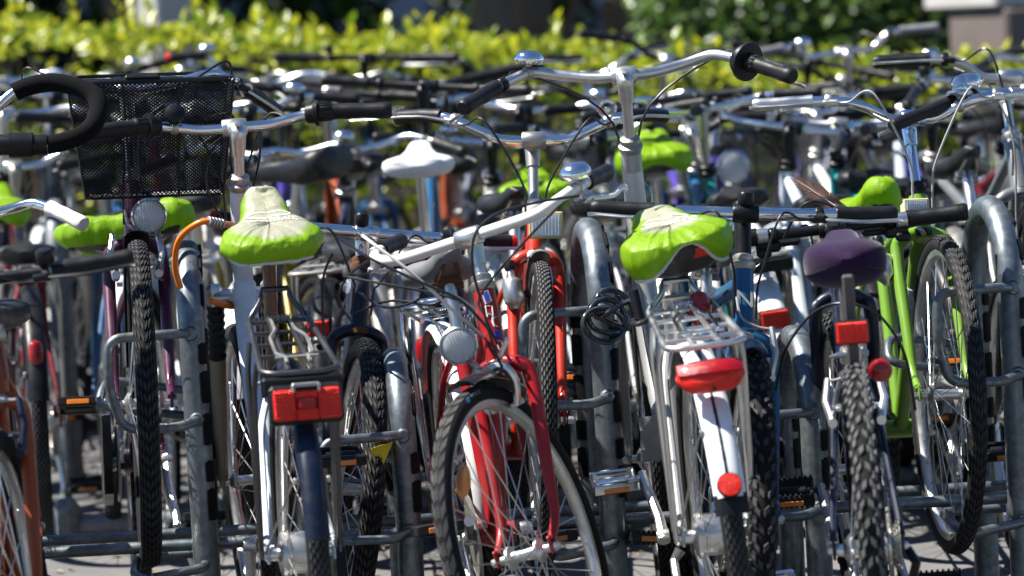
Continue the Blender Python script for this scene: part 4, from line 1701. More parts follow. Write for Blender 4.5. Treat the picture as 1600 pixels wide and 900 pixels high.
tree(*P(745, 40, 20)[:2], .17, (.3, .5), (.2, .5, 4.3), (3.0, 2.6, 1.7), 5200, 1, 'thick leaning trunk of the shade tree behind the middle of the hedge')
tree(*P(868, 40, 21)[:2], .12, (-.3, .2), (.6, .6, 4.6), (2.8, 2.6, 1.8), 5200, 2, 'slim tree trunk with a pale sunlit branch, right of the thick trunk', branch=[(0, -.05, 1.0), (.14, -.2, 1.42), (.3, -.4, 1.75)])
tree(-4.6, 19.5, .16, (.3, .2), (.3, .4, 4.2), (3.0, 2.6, 1.7), 5200, 3, 'shade tree furthest to the left behind the hedge')
tree(-2.4, 22.5, .15, (-.2, .1), (0, 0, 4.4), (3.0, 2.6, 1.7), 5200, 4, 'shade tree behind the pale concrete post')
tree(3.2, 20.5, .15, (.2, .3), (0, .3, 4.2), (3.0, 2.6, 1.7), 2300, 5, 'shade tree behind the right part of the hedge beside the stone pier')
tree(-8.2, 22.5, .16, (.3, .2), (.3, .2, 4.6), (3.2, 2.8, 2.0), 5200, 6, 'shade tree beyond the left edge of the photograph')
tree(-6.4, 26.5, .16, (.3, .2), (.3, .2, 5.0), (3.4, 2.8, 2.2), 5200, 7, 'shade tree far left in front of the dark undergrowth')
tree(.8, 25.5, .13, (.3, .2), (.3, .2, 4.8), (3.2, 2.8, 2.0), 5200, 8, 'shade tree in front of the pale house wall')

# unseen trees added behind and beside the camera to cut sky fill
for i, (x, y) in enumerate(((-7.5, -7.0), (-2.6, -8.5), (2.8, -7.6), (7.6, -8.8), (12.5, -4.5), (13.5, 3.5))):
    tree(x, y, .17, (.2, .1), (0, 0, 4.4), (3.1, 2.8, 2.6), 4200, 20 + i, ('first', 'second', 'third', 'fourth', 'fifth', 'sixth')[i] + ' unseen tree added round the near side to dim sky fill, clockwise', lm='leaf_d')
bu = empty('bush', Matrix.Translation((2.2, 17.2, 0)), 'broad green bush in dappled shade behind the right half of the hedge', 'bush')
_b = MB()
_r = random.Random(31)
for _ in range(5200):
    x = _r.uniform(-1.5, 1.7)
    h = 1.75 + .5 * noise.noise(Vector((x * 1.3, 4, 0)))
    z = h * (1 - abs(_r.gauss(0, .3)))
    if z < .05:
        continue
    _b.add(leaf_verts(V(x, _r.gauss(0, .3) + .2 * noise.noise(Vector((x * 2, z * 2, 8))), z), _unit(V(_r.gauss(0, 1), _r.gauss(-.4, .5), _r.gauss(0, .7))), _unit(V(_r.gauss(0, .5), _r.gauss(-.5, .5), .8)), _r.uniform(.06, .12)), LEAF_F)
tag(obj('leaf_mass', _b, bu, mat=M['leaf_m'], sharp=None), kind='stuff')
_b = MB()
for i in range(14):
    x = _r.uniform(-1.3, 1.5)
    _b.tube([V(x, 0, 0), V(x + .1, .05, .7), V(x + _r.gauss(0, .2), 0, 1.5)], [.02, .014, .004], 6)
obj('stems', _b, bu, mat=M['bark'])
_b = MB()
_r = random.Random(5)
for _ in range(26000):
    x = _r.uniform(-11, 11)
    gap = min(abs(x - P(645, 30, 29)[0]), abs(x - P(965, 40, 29)[0]))
    h = 2.6 + noise.noise(Vector((x * .6, 2, 0))) * .8
    if gap < .2:
        h = .9
    z = _r.uniform(0, 1) ** .8 * h
    y = 28.5 + _r.gauss(0, .35) + .4 * noise.noise(Vector((x, z, 1)))
    _b.add(leaf_verts(V(x, y, z), _unit(V(_r.gauss(0, 1), _r.gauss(-.4, .5), _r.gauss(-.2, .7))), _unit(V(_r.gauss(0, .5), _r.gauss(-.6, .5), .8)), _r.uniform(.12, .26)), LEAF_F)
tag(obj('undergrowth', _b, mat=M['leaf_d'], sharp=None), kind='stuff')

# pale house behind the trees
hs = empty('house', Matrix.Translation((0, 36, 0)), 'pale rendered house glimpsed through gaps in the dark trees', 'house')
_b = MB()
_b.box((0, 0, 2.6), (24, 6, 5.2), .02)
obj('wall', _b, hs, mat=M['wall'])
_b = MB()
_b.add([(-12.4, -3.4, 5.2), (12.4, -3.4, 5.2), (12.4, 3.4, 5.2), (-12.4, 3.4, 5.2), (-12.4, 0, 7.6), (12.4, 0, 7.6)], [(0, 1, 5, 4), (2, 3, 4, 5), (0, 4, 3), (1, 2, 5), (0, 3, 2, 1)])
obj('roof', _b, hs, mat=mat('clay_tile', (.2, .08, .05), .8), sharp=None)
for wx in (-7, -3.2, 3.6, 7.4):
    _b = MB()
    _b.box((wx, -3.01, 2.6), (1.2, .08, 1.5), .01)
    wo = obj('window', _b, hs, mat=M['white'])
    _b = MB()
    for s in (-1, 1):
        _b.box((wx + s * .29, -3.06, 2.6), (.48, .02, 1.3))
    obj('pane', _b, wo, mat=mat('window_glass', (.03, .04, .05), .06))

c = P(258, 40, 15.6)
po = empty('concrete_post', Matrix.Translation((c[0], c[1], 0)) @ Matrix.Rotation(math.radians(38), 4, 'Z'), 'pale square concrete post standing behind the left part of the hedge', 'post')
_b = MB()
_b.box((0, 0, 1.5), (.19, .19, 3.0), .012)
obj('shaft', _b, po, mat=M['concrete'])
_b = MB()
_b.box((0, 0, 3.03), (.26, .26, .06), .01)
obj('cap', _b, po, mat=M['concrete'])
c = P(1560, 60, 15.2)
pi_ = empty('stone_pier', Matrix.Translation((c[0] + .2, c[1] + .2, 0)) @ Matrix.Rotation(math.radians(24), 4, 'Z'), 'brown grey stone pier with a wide cap slab behind the right end of the hedge', 'pier')
_b = MB()
_b.box((0, 0, .62), (.62, .5, 1.24), .015)
obj('block', _b, pi_, mat=M['stone'])
_b = MB()
_b.box((0.05, .1, 1.3), (.78, .62, .11), .012)
obj('cap_slab', _b, pi_, mat=M['concrete'])

# ------------------------------------------------------------------ bicycle stands
ROWH = math.radians(5)
SD = V(-math.sin(ROWH), math.cos(ROWH), 0)      # away from the camera, along a parked bicycle
SL = V(-math.cos(ROWH), -math.sin(ROWH), 0)     # to the left along the row


def make_stand(X, Y, ztop, label, hoop=(.5, .69), group='tubular bicycle stands in the nearest rack', D=.34, hoops=True, sticker=False, lowz=.24, mt='galv', pads=True, hw=.165, tilt=0.0):
    root = empty('bicycle_stand', Matrix.Translation((X, Y, 0)), label, 'bicycle stand', group)
    r = .0272
    b = MB()
    pts = [V(0, 0, -.0), V(0, 0, ztop - D / 2)]
    n = 14
    cen = SD * D / 2 + V(0, 0, ztop - D / 2)
    for i in range(1, n):
        a = math.pi * (1 - i / n)
        pts.append(cen + SD * (D / 2 * math.cos(a)) + V(0, 0, D / 2 * math.sin(a)))
    pts += [SD * D + V(0, 0, ztop - D / 2), SD * D]
    b.tube(pts, r, 18)
    fr = obj('stand_tube', b, root, mat=M[mt])
    if pads:
        def pad(zc, hgt, off, side, mesh):
            # curved rubber pad lying on one side of the leg
            rows = []
            for z, e, a0, a1 in ((-hgt / 2 - .016, 0, -12, 20), (-hgt / 2 - .002, .3, -40, 52), (-hgt / 2, 1, -52, 66), (hgt / 2, 1, -52, 66), (hgt / 2 + .002, .3, -30, 52), (hgt / 2 + .018, 0, 20, 44)):
                z += zc
                row = []
                for a in -np.linspace(a0, a1, 7):
                    aa = math.radians(a)
                    dd = -SL * math.cos(aa) * side + SD * math.sin(aa)
                    row.append(off + dd * (r - .002 + .0065 * e) + V(0, 0, z))
                rows.append(row)
            mesh.grid(rows)
        for off, side in ((V(0, 0, 0), 1), (SD * D, -1), (SD * D, 1)):
            z = ztop - D / 2 - .03
            i = 0
            while z > .3:
                b = MB()
                pad(z, .062 if i % 3 else .04, off, side, b)
                obj('rubber_pad', b, root, mat=M['pad'], sharp=30)
                z -= .088 if i % 3 else .07
                i += 1
        # pads over the bend
        for k in range(4):
            a = math.radians(150 - k * 28)
            q = cen + SD * (D / 2 * math.cos(a)) + V(0, 0, D / 2 * math.sin(a))
            tdir = V(*(SD * math.sin(a))) + V(0, 0, -math.cos(a))
            b = MB()
            b.box(q - SL * (r - .001), (.008, .03, .05), .003, frame_from(_unit(tdir), -SL))
            obj('rubber_pad', b, root, mat=M['pad'])
    if hoops:
        z0, z1 = hoop
        nr = V(0, -.035, 0)
        b = MB()
        p = [V(0, -.02, z1), V(0, -.05, z1 + .004) + SL * .03, SL * hw + V(0, -.07, z1 + .004), SL * (hw + .004) + V(0, -.072, (z0 + z1) / 2), SL * (hw - .018) + V(0, -.06, z0 + .004), SL * .03 + V(0, -.07, z0 + .002), V(.004, -.03, z0 + .01), V(.004, .0, z0 + .012)]
        b.tube(fillet(p, .032, 6), .0105, 10)
        for q in (V(0, -.026, z1), V(.002, -.026, z0 + .011)):
            b.lathe([(.0105, -.012), (.0155, -.006), (.016, .0), (.012, .008)], q, (0, -1, 0), 10)
        obj('wheel_hoop', b, root, mat=M[mt])
        b = MB()
        p = [SL * .01 + SD * .1 + V(0, 0, lowz + .0), SL * (hw - .02) + SD * .1 + V(0, 0, lowz), SL * (hw - .02) + V(0, -.05, lowz - .012), SL * .12 + V(0, -.09, lowz - .02), V(0, -.055, lowz - .008), V(0.0, -.02, lowz - .006)]
        b.tube(fillet(p, .03, 5), .0105, 10)
        obj('wheel_hoop', b, root, mat=M[mt])
        b = MB()
        p = [SD * D + V(0, 0, z1 - .16), SD * D + SL * (hw + .03) + V(0, 0, z1 - .12), SD * D * .75 + SL * (hw + .05) + V(0, 0, z0 + .02), SD * D + SL * .03 + V(0, 0, z0 - .02), SD * D + V(0, 0, z0 - .02)]
        b.tube(fillet(p, .04, 5), .0095, 10)
        obj('wheel_hoop', b, root, mat=M[mt])
    for off in (V(0, 0, 0), SD * D):
        b = MB()
        b.lathe([(.075, 0), (.075, .008), (.034, .01), (.03, .03), (.027, .032)], off, (0, 0, 1), 18)
        obj('base_plate', b, root, mat=M[mt])
    if sticker:
        b = MB()
        z = hoop[1] - .02
        a0 = SL * .068 + V(0, -.045, z)
        b.add(np.array([a0, SL * .02 + V(0, -.045, z + .012), SL * .055 + V(0, -.04, z - .06), SL * .066 + V(0, -.04, z - .058),
                        a0 + V(0, .002, 0), SL * .02 + V(0, -.043, z + .012), SL * .055 + V(0, -.038, z - .06), SL * .066 + V(0, -.038, z - .058)]),
              [(0, 1, 2, 3), (7, 6, 5, 4), (0, 4, 5, 1), (1, 5, 6, 2), (2, 6, 7, 3), (3, 7, 4, 0)])
        obj('plastic_flag', b, root, mat=mat('yellow_plastic', (.75, .68, .02), .4))
    return root


SX = [-1.095, -.669, -.243, .183, .61, 1.035, 1.46]
SLAB = ['low galvanised stand cut off by the left edge, beside the copper orange fork',
        'tall galvanised stand with the orange cable lock, holding the basket bicycle',
        'low galvanised stand with a yellow flag, holding the knobbly black tyre',
        'tall galvanised stand with the coiled black lock, holding the tyre of the square lamp bicycle',
        'low galvanised stand behind the black toothed pedal, right of the silver bicycle',
        'tall galvanised stand at the right edge, holding the lime green bicycle',
        'low galvanised stand just outside the right edge']
for i, x in enumerate(SX):
    high = i % 2 == 1
    make_stand(x, 6.95, .868 if high else .615, SLAB[i], hoop=((.522, .712) if high else (.265, .475)), sticker=(i == 2), lowz=.235 if high else .1)
for nm, yy, zz, lb in (('rack_rail', 7.0, .262, 'front galvanised rail joining the stands of the nearest rack'), ('rack_rail', 7.25, .25, 'rear galvanised rail joining the stands of the nearest rack')):
    b = MB()
    b.tube([V(-2.2, yy - 0.03, zz), V(2.4, yy + .03, zz)], .0125, 12)
    tag(obj(nm, b, mat=M['galv']), lb, 'rail', 'rails of the nearest rack')
b = MB()
b.tube([V(-3, 8.72, .06), V(3.2, 8.8, .06)], .03, 14)
for xx in np.arange(-2.8, 3, .4):
    b.box(V(xx, 8.74 + xx * .013, .08), (.07, .09, .11), .02)
tag(obj('rack_base_rail', b, mat=M['galv_d']), 'thick dark base tube lying on the paving behind the nearest bicycles', 'rail')
SX2 = np.arange(-1.75, 1.95, .43)
ORD = ['first', 'second', 'third', 'fourth', 'fifth', 'sixth', 'seventh', 'eighth', 'ninth']
for i, x in enumerate(SX2):
    make_stand(x, 9.75, .84 if i % 2 else .6, ORD[i] + ' from the left of the blurred stands in the second rack', hoop=((.5, .69) if i % 2 else (.26, .47)), group='stands in the blurred second rack', pads=False, mt='galv_d')

# ------------------------------------------------------------------ bicycles in focus
def world_of(s, MS, p):
    return np.array(bike_matrix(s) @ MS @ Vector(p))


# silver city bicycle, seen from behind
silver = dict(X=.378, Y=6.231, head=3.2, lean=3.95, steer=-4.1, R=.345, zbar=1.196, zsad=.905, wb=1.12, cl=.07, ha=67, lht=.36, ext=.05, bar='city', seed=2,
              frame='dutch', col=PT_['silver'], rt=.022, tyre=(.042, 'city', M['tyre_new']), rhub='drum', guard=M['white_guard'], ga=(45, 161), gw=.058, gflap=True, gstripe=PT_['navy'],
              greflect=158, gstay=(140,), stem=M['alu'], barmat=M['alu'], shifter='r', shr=1.55, levers=True, leverin=.02, gripl=.12, gripr=.0165,
              lamp=dict(pos=(.93, 0, .93), mat=M['black'], dir=(1, 0, -.05)), bells=[(1, .222, 'chrome', 0, -.15, 1)], crank=38, pedmat=M['chrome'], pedtilt=14, stand='mid', standup=(-.25, .03, -.24),
              rack=dict(slope=.09, h=.035, x=(-.25, .16), w=(.072, .062), r=.0062, mat=M['alu'], hoop=.05, clipmat=M['chrome']),
              tail=dict(kind='oval', pos=(-.262, 0, .672), s=1.0, tilt=12), saddle=M['saddle'], stilt=6, sroll=-7, sdeep=1.3, swide=1.0, spuff=.004, stwist=4, lst=.52,
              cover=dict(seed=3.3, label='lime green rain cover with pale painted glare on the silver city bicycle saddle', drop=.068, arch=-.058, glare=True, edge0=.56, nose=.006, text='citcom.de', puff=.022, L=.27))
sroot, sMS, sk = make_bike(silver, 'silver city bicycle with high swept bar and white rear mudguard, seen from behind')
b = MB()
b.lathe([(.0, -.034), (.014, -.032), (.021, -.02), (.0225, .0), (.021, .018), (.015, .03), (.0, .035)], sk['sad'] + V(-.1, -.035, -.15), _unit(V(.15, 0, 1)), 18, cap=False)
tl2 = obj('seat_light', b, sroot, mat=M['red_lens_d'])
b = MB()
b.box(sk['sad'] + V(-.06, -.025, -.15), (.07, .03, .02), .004)
obj('light_clamp', b, tl2, mat=M['black'])
b = MB()
b.box(V(-.1305, -.018, -.03), (.006, .085, .022), .004)
so = [o for o in sroot.children if o.name.startswith('saddle')][0]
obj('saddle_reflector', b, so, mat=M['red_lens'])
b = MB()
q_ = np.array(bike_matrix(silver).inverted() @ Vector(P(1022, 685, 6.75)))
b.grid([[q_ + V(.004 * math.sin(i * 2.1 + j * 1.3), -.026 + .0087 * j, -.046 + .0131 * i) for j in range(7)] for i in range(8)])
b.grid([[q_ + V(.008 + .004 * math.sin(i * 2.1 + j * 1.3), .026 - .0087 * j, -.046 + .0131 * i) for j in range(7)] for i in range(8)])
obj('tape_patch', b, sroot, mat=mat('grey_tape', (.16, .16, .165), .55, var=.25, bump=.8, bscale=30))
# lettering on the grip
def lettering(text, size, m, parent, Mx, name='lettering', ext=.0004):
    cu = bpy.data.curves.new(name, 'FONT')
    cu.body = text
    cu.size = size
    cu.extrude = ext
    cu.align_x = 'CENTER'
    cu.align_y = 'CENTER'
    cu.resolution_u = 2
    t = bpy.data.objects.new(name, cu)
    me = bpy.data.meshes.new_from_object(t)
    bpy.data.objects.remove(t)
    me.materials.clear()
    me.materials.append(m)
    return obj(name, me, parent, Mx)


def grip_text(root, MS, k, s, side, text, size, m):
    hb = [o for o in root.children if o.name.startswith('handlebar')][0]
    gr = [o for o in hb.children if o.name.startswith('grip') and not o.name.startswith('grip_end')][0 if side > 0 else 1]
    hl = BARS[s['bar']] if isinstance(s['bar'], str) else s['bar']
    a, e = k['clamp'] + V(*hl[-2]) * V(1, side, 1), k['clamp'] + V(*hl[-1]) * V(1, side, 1)
    t = _unit(e - a)
    up = V(-.45, 0, .9)
    up = _unit(up - t * np.dot(up, t))
    xdir = t if side < 0 else -t
    y = np.cross(up, xdir)
    c = e - t * .05 + up * .0178
    Mx = Matrix(((xdir[0], y[0], up[0], c[0]), (xdir[1], y[1], up[1], c[1]), (xdir[2], y[2], up[2], c[2]), (0, 0, 0, 1)))
    lettering(text, size, m, gr, Mx)


grip_text(sroot, sMS, sk, silver, -1, 'herrmans', .016, M['alu'])

# pale blue bicycle with carrier, seen from behind
bluea = dict(X=-.423, Y=6.276, head=9.4, lean=.4, steer=1.8, R=.345, zbar=1.128, zsad=.955, wb=1.08, cl=.12, lht=.25, ha=70, bar='swept', seed=4, frame='step', col=PT_['blue_white'],
             rt=.019, susp=True, forkcol=M['alu'], tyre=(.042, 'city', M['tyre_new']), guard=PT_['navy'], ga=(50, 168), gw=.045, gstay=(150,), rhub='drum', gripr=.0165, gripl=.135,
             shifter='both', shr=1.05, bells=[(1, .21, 'side', -.2, 0, 1, 1)], crank=-82, zbb=.3, derail=False, chainguard=M['black'], stem=M['alu'], post=M['brown_post'], lst=.36,
             rack=dict(slope=.17, h=.02, x=(-.24, .16), w=(.07, .056), r=.0058, mat=M['gunmetal'], hoop=.055, plate=True, cross=(.3, .5, .72, .92), long=(-.02, .02), lf=1.0, clipmat=M['dull']),
             tail=dict(kind='box', pos=(-.262, -.004, .655), tilt=8), saddle=M['saddle'], stilt=12, sroll=-2, stwist=-2,
             cover=dict(seed=8.1, label='lime green rain cover with pale painted glare on the pale blue bicycle saddle', drop=.042, arch=0.0, glare=True, edge0=.86, text='citcom.de', puff=.012, L=.285))
aroot, aMS, ak = make_bike(bluea, 'pale blue bicycle with black carrier and rectangular red rear light, seen from behind')

# dark mountain bicycle with purple gel saddle
mtb = dict(X=.628, Y=6.03, head=-4.5, lean=1.6, steer=6, R=.333, zbar=.855, zsad=.885, wb=1.05, cl=.09, lht=.11, ha=71, ext=.09, bar='flat', bsc=.9, seed=5, frame='diamond', col=PT_['navy'],
           rt=.019, tyre=(.046, 'mtb', M['tyre_dusty']), tyref=(.052, 'mtb', M['tyre']), barmat=M['black'], stem=M['black'], ahead=True, levers=True, levbody=M['black'], lever=M['black'], rbrake='v', gripl=.115, gripr=.0168,
           gripend=M['black'], bells=(), crank=28, pedteeth=True, pedtilt=20, crankmat=M['alu'], derail=True, cogs=(.022, .027, .032, .037, .043, .05),
           post=M['dull'], lst=.4, seam=True, srnd=.3, saddle=M['purple_gel'], spuff=.012, sdeep=1.45, stilt=4, swide=.82,
           tail=dict(kind='square', pos=(-.03, 0, .73), s=1.05))
mroot, mMS, mk = make_bike(mtb, 'dark blue mountain bicycle with a purple padded saddle, seen from behind')
b = MB()
b.box(V(.02, 0, .735), (.01, .022, .2), .004, R3('Y', -12))
obj('guard_bracket', b, mroot, mat=mat('grey_plastic', (.07, .07, .065), .6))
b = MB()
b.lathe([(.0, -.012), (.02, -.01), (.022, 0), (.02, .012), (.012, .016), (0, .017)], V(.0, -.046, .655), (-1, 0, 0), 20, cap=False)
obj('rear_reflector', b, mroot, mat=M['red_lens_d'])
for sy, d in ((1, .13), (-1, .13)):
    c0 = mk['clamp'] + V(-.02, sy * .145, .002)
    b = MB()
    b.lathe([(.0125, -.012), (.0165, -.01), (.0165, .01), (.0125, .012)], c0, (0, 1, 0), 14)
    hb = [o for o in mroot.children if o.name.startswith('handlebar')][0]
    cl = obj('bar_clamp', b, hb, mMS.inverted() @ mMS, mat=M['alu'])
    b = MB()
    b.box(c0 + V(.03, sy * -.012, -.024), (.05, .05, .024), .006)
    b.box(c0 + V(.05, sy * -.05, -.022), (.03, .06, .014), .005)
    b.box(c0 + V(.01, sy * .0, -.035), (.03, .03, .02), .005)
    obj('shift_lever', b, cl, mat=M['black'])

# red bicycle facing the camera, front wheel turned
red = dict(X=-.097, Y=7.244, head=188.5, lean=-5.4, steer=-33, R=.33, zbar=.915, zsad=.85, wb=1.02, cl=.05, lht=.15, ext=.02, ha=70, bar='ushape', rbar=.0116, seed=6, frame='mixte', col=PT_['red'],
           rt=.018, tyre=(.038, 'slick', M['tyre']), tyref=(.038, 'slick', M['tyre']), barmat=M['white'], stem=M['alu'], lever=M['white'], levbody=M['alu'], gripl=.11, cablemat=M['cable'],
           bells=[(1, .145, 'chrome', .1, .2, 1)], fbrake='caliper', fguard=M['gloss_black'], fga=(86, 126), fgw=.058, guard=M['white_guard'], ga=(-8, 150), headset=M['dull'],
           lamp=dict(pos=None), crank=200, spokereflect=(.87,), spinf=0.0, saddle=M['saddle_grey'], railmat=M['rust'], stilt=14, post=M['alu'], swide=1.05, lst=.42,
           rack=dict(h=.05, x=(-.2, .2), w=(.07, .06), r=.005, mat=M['chrome'], cross=(.1, .5, .9), clipmat=M['chrome']))
red['lamp'] = dict(off=(.01, -.025, .045), dir=(1, .4, -.1), r=.035, mat=M['alu'])
rroot, rMS, rk_ = make_bike(red, 'dark red bicycle with a white bar and turned front wheel, facing the camera')
# decals on the head tube: outlined lozenges and letters
def head_decal(root, k, pts, m, w=.0012, name='decal'):
    b = MB()
    u = k['u']
    c0 = (k['HTb'] + k['HTt']) / 2
    out = []
    for (a, s) in pts:
        # a: across (m, + is the rider's left), s: along the tube upward
        th = a / .0225
        nrm = V(math.sin(math.radians(70)), 0, math.cos(math.radians(70)))
        out.append(c0 + u * s + nrm * .0223 * math.cos(th) + V(0, 1, 0) * .0223 * math.sin(th))
    b.tube(out, w, 4, closed=True)
    return obj(name, b, root, mat=m)


dec_w = mat('white_decal', (.8, .8, .8), .4)
dec_b = mat('blue_decal', (.02, .06, .4), .4)
head_decal(rroot, rk_, [(-.008, .062), (.004, .066), (.008, .044), (-.004, .04)], dec_w)
for t in np.linspace(.042, .062, 9):
    head_decal(rroot, rk_, [(-.004, t - .001), (.006, t + .002), (.006, t + .003), (-.004, t)], dec_b, .0011)
head_decal(rroot, rk_, [(-.006, .036), (.007, .034), (.005, .014), (-.003, .02), (-.006, .014)], dec_w)
head_decal(rroot, rk_, [(.012, .012), (.004, .012), (.001, .004), (.003, -.006), (.012, -.008), (.004, -.0045), (.003, .003), (.005, .010)], dec_w)
for t in np.linspace(-.026, -.014, 6):
    head_decal(rroot, rk_, [(.002, t), (.013, t - .006), (.013, t - .005), (.002, t + .001)], dec_b, .0011)
head_decal(rroot, rk_, [(.002, -.034), (.012, -.037), (.014, -.06), (.004, -.054)], dec_w)
# lettering on the sidewall
def sidewall(text, R, r, ang, y, size, m, root, name='lettering'):
    wh = [o for o in root.children if o.name.startswith('wheel')][-1]
    a = ang
    for ch in text:
        if ch != ' ':
            rad = V(math.cos(a), 0, math.sin(a))
            tang = V(math.sin(a), 0, -math.cos(a))
            xd = tang if y < 0 else -tang
            xd = V(*xd)
            z = np.cross(xd, rad)
            c = rad * r + V(0, y, 0)
            Mx = Matrix(((xd[0], rad[0], z[0], c[0]), (xd[1], rad[1], z[1], c[1]), (xd[2], rad[2], z[2], c[2]), (0, 0, 0, 1)))
            if ch == '#':
                bb = MB()
                bb.box((0, 0, 0), (size * 1.2, size * .7, .0006))
                obj('sidewall_mark', bb, wh, Mx, mat=mat('light_blue_print', (.06, .3, .6), .5))
            else:
                lettering(ch, size, m, wh, Mx, name)
        a += (size * .78 / r) * (-1 if y < 0 else 1)


sidewall('# POWER', .33, .318, 1.42, .0182, .0125, M['saddle_grey'], rroot)

# orange-red bicycle with square lamp, facing the camera
center = dict(X=-.055, Y=8.05, head=183.9, lean=4.0, steer=-2, R=.34, zbar=.955, stem=M['dull'], zsad=.9, wb=1.06, cl=.06, lht=.1, ext=.06, pit=7.6, bar='dip', seed=7, frame='diamond', col=PT_['fred'], rt=.018,
              tyre=(.036, 'city', M['tyre_dusty']), barmat=M['chrome'], lever=M['alu'], levbody=M['alu'], bells=[(1, .17, 'side', .2, 0, 1)], fguard=M['dull'], fga=(78, 160), fgw=.046, guard=M['dull'],
              lamp=dict(kind='square', off=(-.01, .02, .042), dir=(1, -.05, -.05), mat=M['amberglass']), dynamo=-1, dynoff=(.02, .03, -.01), crank=100, chainguard=PT_['fred'], headset=M['white'], fw=.05)
croot, cMS, ck = make_bike(center, 'orange red bicycle with square yellowed headlight and side dynamo, facing the camera')

purple = dict(X=-.918, Y=7.911, head=187.5, lean=1.4, steer=0, R=.34, zbar=1.06, zsad=.86, wb=1.06, cl=.07, lht=.15, pit=12.9, bar='city', seed=8, frame='step', col=PT_['purple'], tyre=(.044, 'chevron', M['tyre']),
              barmat=M['chrome'], lamp=dict(off=(.03, .03, .02), dir=(1, 0, -.2), r=.036), levers=True, fbrake='v', crank=-60, chainguard=M['black'], basket=dict(pos=(.97, .044, 1.047), tilt=12.9, dim=(.35, .25, .29, .2, .245)), guard=M['gloss_black'],
              ga=(30, 165), stand='mid', saddle=M['saddle'], stilt=2, stwist=62, fguard=M['black'], fga=(82, 160), fgw=.055,
              cover=dict(seed=1.7, label='lime green saddle rain cover behind the tyre below the mesh basket', drop=.055, puff=.02, hem=False))
proot, pMS, pk = make_bike(purple, 'dark purple bicycle with a black mesh basket over a round headlight, facing the camera')

green = dict(X=.847, Y=8.019, head=182.7, lean=.6, steer=1.4, R=.335, zbar=.945, zsad=.815, wb=1.06, cl=.06, lht=.09, pit=8.4, bar='long', seed=9, frame='diamond', col=PT_['green'], rt=.0155, tyre=(.036, 'chevron', M['tyre_new']),
             barmat=M['chrome'], stem=M['blue_chrome'], lamp=dict(kind='square', s=.75, off=(-.02, -.02, .03), mat=M['cream'], dir=(1, .1, -.05)), dynamo=-1, dynoff=(-.02, 0, .0), crank=120, bells=[(1, .25, 'thin', 0, 0, 1)],
             gripmat=M['alu'], gripr=.0132, lever=M['alu'], levbody=M['alu'], cablemat=M['cable_g'], guard=M['gloss_black'], headset=M['black'],
             cover=dict(seed=5.9, label='lime green saddle rain cover beside the blued stem of the lime green bicycle', drop=.05, puff=.014, hem=False))
groot, gMS, gk = make_bike(green, 'lime green bicycle with long chrome bar and silver dynamo, facing the camera')

u_ = gk['HTb'] + gk['u'] * .03
b = MB()
for t0, t1 in ((.3, .46), (.5, .53)):
    b.tube([u_ + (gk['BB'] - u_) * t0, u_ + (gk['BB'] - u_) * t1], .0195, 14)
obj('decal', b, groot, mat=mat('pale_blue_decal', (.6, .66, .72), .35, var=.6, vscale=55))
dark = dict(X=-.47, Y=8.22, head=183.5, lean=6.5, steer=6, R=.33, zbar=.877, zsad=.82, wb=1.02, cl=.04, lht=.14, bar='flat', bsc=1.1, seed=10, frame='diamond', col=PT_['navy'], rt=.02, tyre=(.05, 'chevron', M['tyre']),
            barmat=M['chrome'], rbar=.0145, bells=[(-1, .32, 'stub', 0, 0, 1)], ahead=False, stem=M['chrome'], headset=M['rust'], lever=M['alu'], crank=215, pedtilt=-6, gripend=PT_['fred'], shifter='l', saddle=M['saddle'])
droot, dMS, dk = make_bike(dark, 'navy bicycle with a thick straight chrome bar and knobbly tyre, facing the camera')

blueb = dict(X=.33, Y=7.52, head=184, lean=5.5, steer=-3, R=.33, zbar=.915, zsad=.82, wb=1.04, cl=.05, lht=.14, bar='flat', seed=11, frame='diamond', col=PT_['midblue'], rt=.02, tyre=(.054, 'mtb', M['tyre']),
             barmat=M['chrome'], rbar=.0135, ahead=True, stem=M['black'], bells=[(-1, .36, 'stub', 0, 0, 1)], crank=160, pedteeth=True, fbrake='v', fguard=PT_['midblue'], fga=(78, 118), gripl=.12, saddle=M['saddle'])
broot, bMS, bk_ = make_bike(blueb, 'bright blue mountain bicycle with a straight chrome bar behind the silver bicycle, facing the camera')
for nm, root, k, n_ in (('lettering', broot, bk_, 'N'),):
    u = k['u']
    nrm = V(math.sin(math.radians(70)), 0, math.cos(math.radians(70)))
    c0 = (k['HTb'] + k['HTt']) / 2 + nrm * .0226
    xd = V(0, 1, 0)
    Mx = Matrix(((xd[0], u[0], nrm[0], c0[0]), (xd[1], u[1], nrm[1], c0[1]), (xd[2], u[2], nrm[2], c0[2]), (0, 0, 0, 1)))
    lettering('N', .05, M['cable_g'], root, Mx)

orange = dict(fw=.042, X=-1.06, Y=6.901, head=189, lean=-1.2, steer=-9, R=.33, zbar=.909, zsad=.82, wb=1.04, cl=.07, lht=.11, ext=.085, bar='flat', bsc=.9, seed=12, frame='diamond', col=PT_['orange'], rt=.0155, tyre=(.05, 'city', M['tyre_dusty']),
              barmat=M['black'], ahead=True, stem=M['black'], lever=M['black'], bells=[(1, .15, 'stub', .3, 0, 1)], crank=-30, fbrake='v', brakemat=PT_['navy'], legcol=PT_['navy'], gripl=.12, shifter=None, saddle=M['saddle'])
oroot, oMS, ok_ = make_bike(orange, 'copper orange bicycle with a black bar at the left edge, facing the camera')

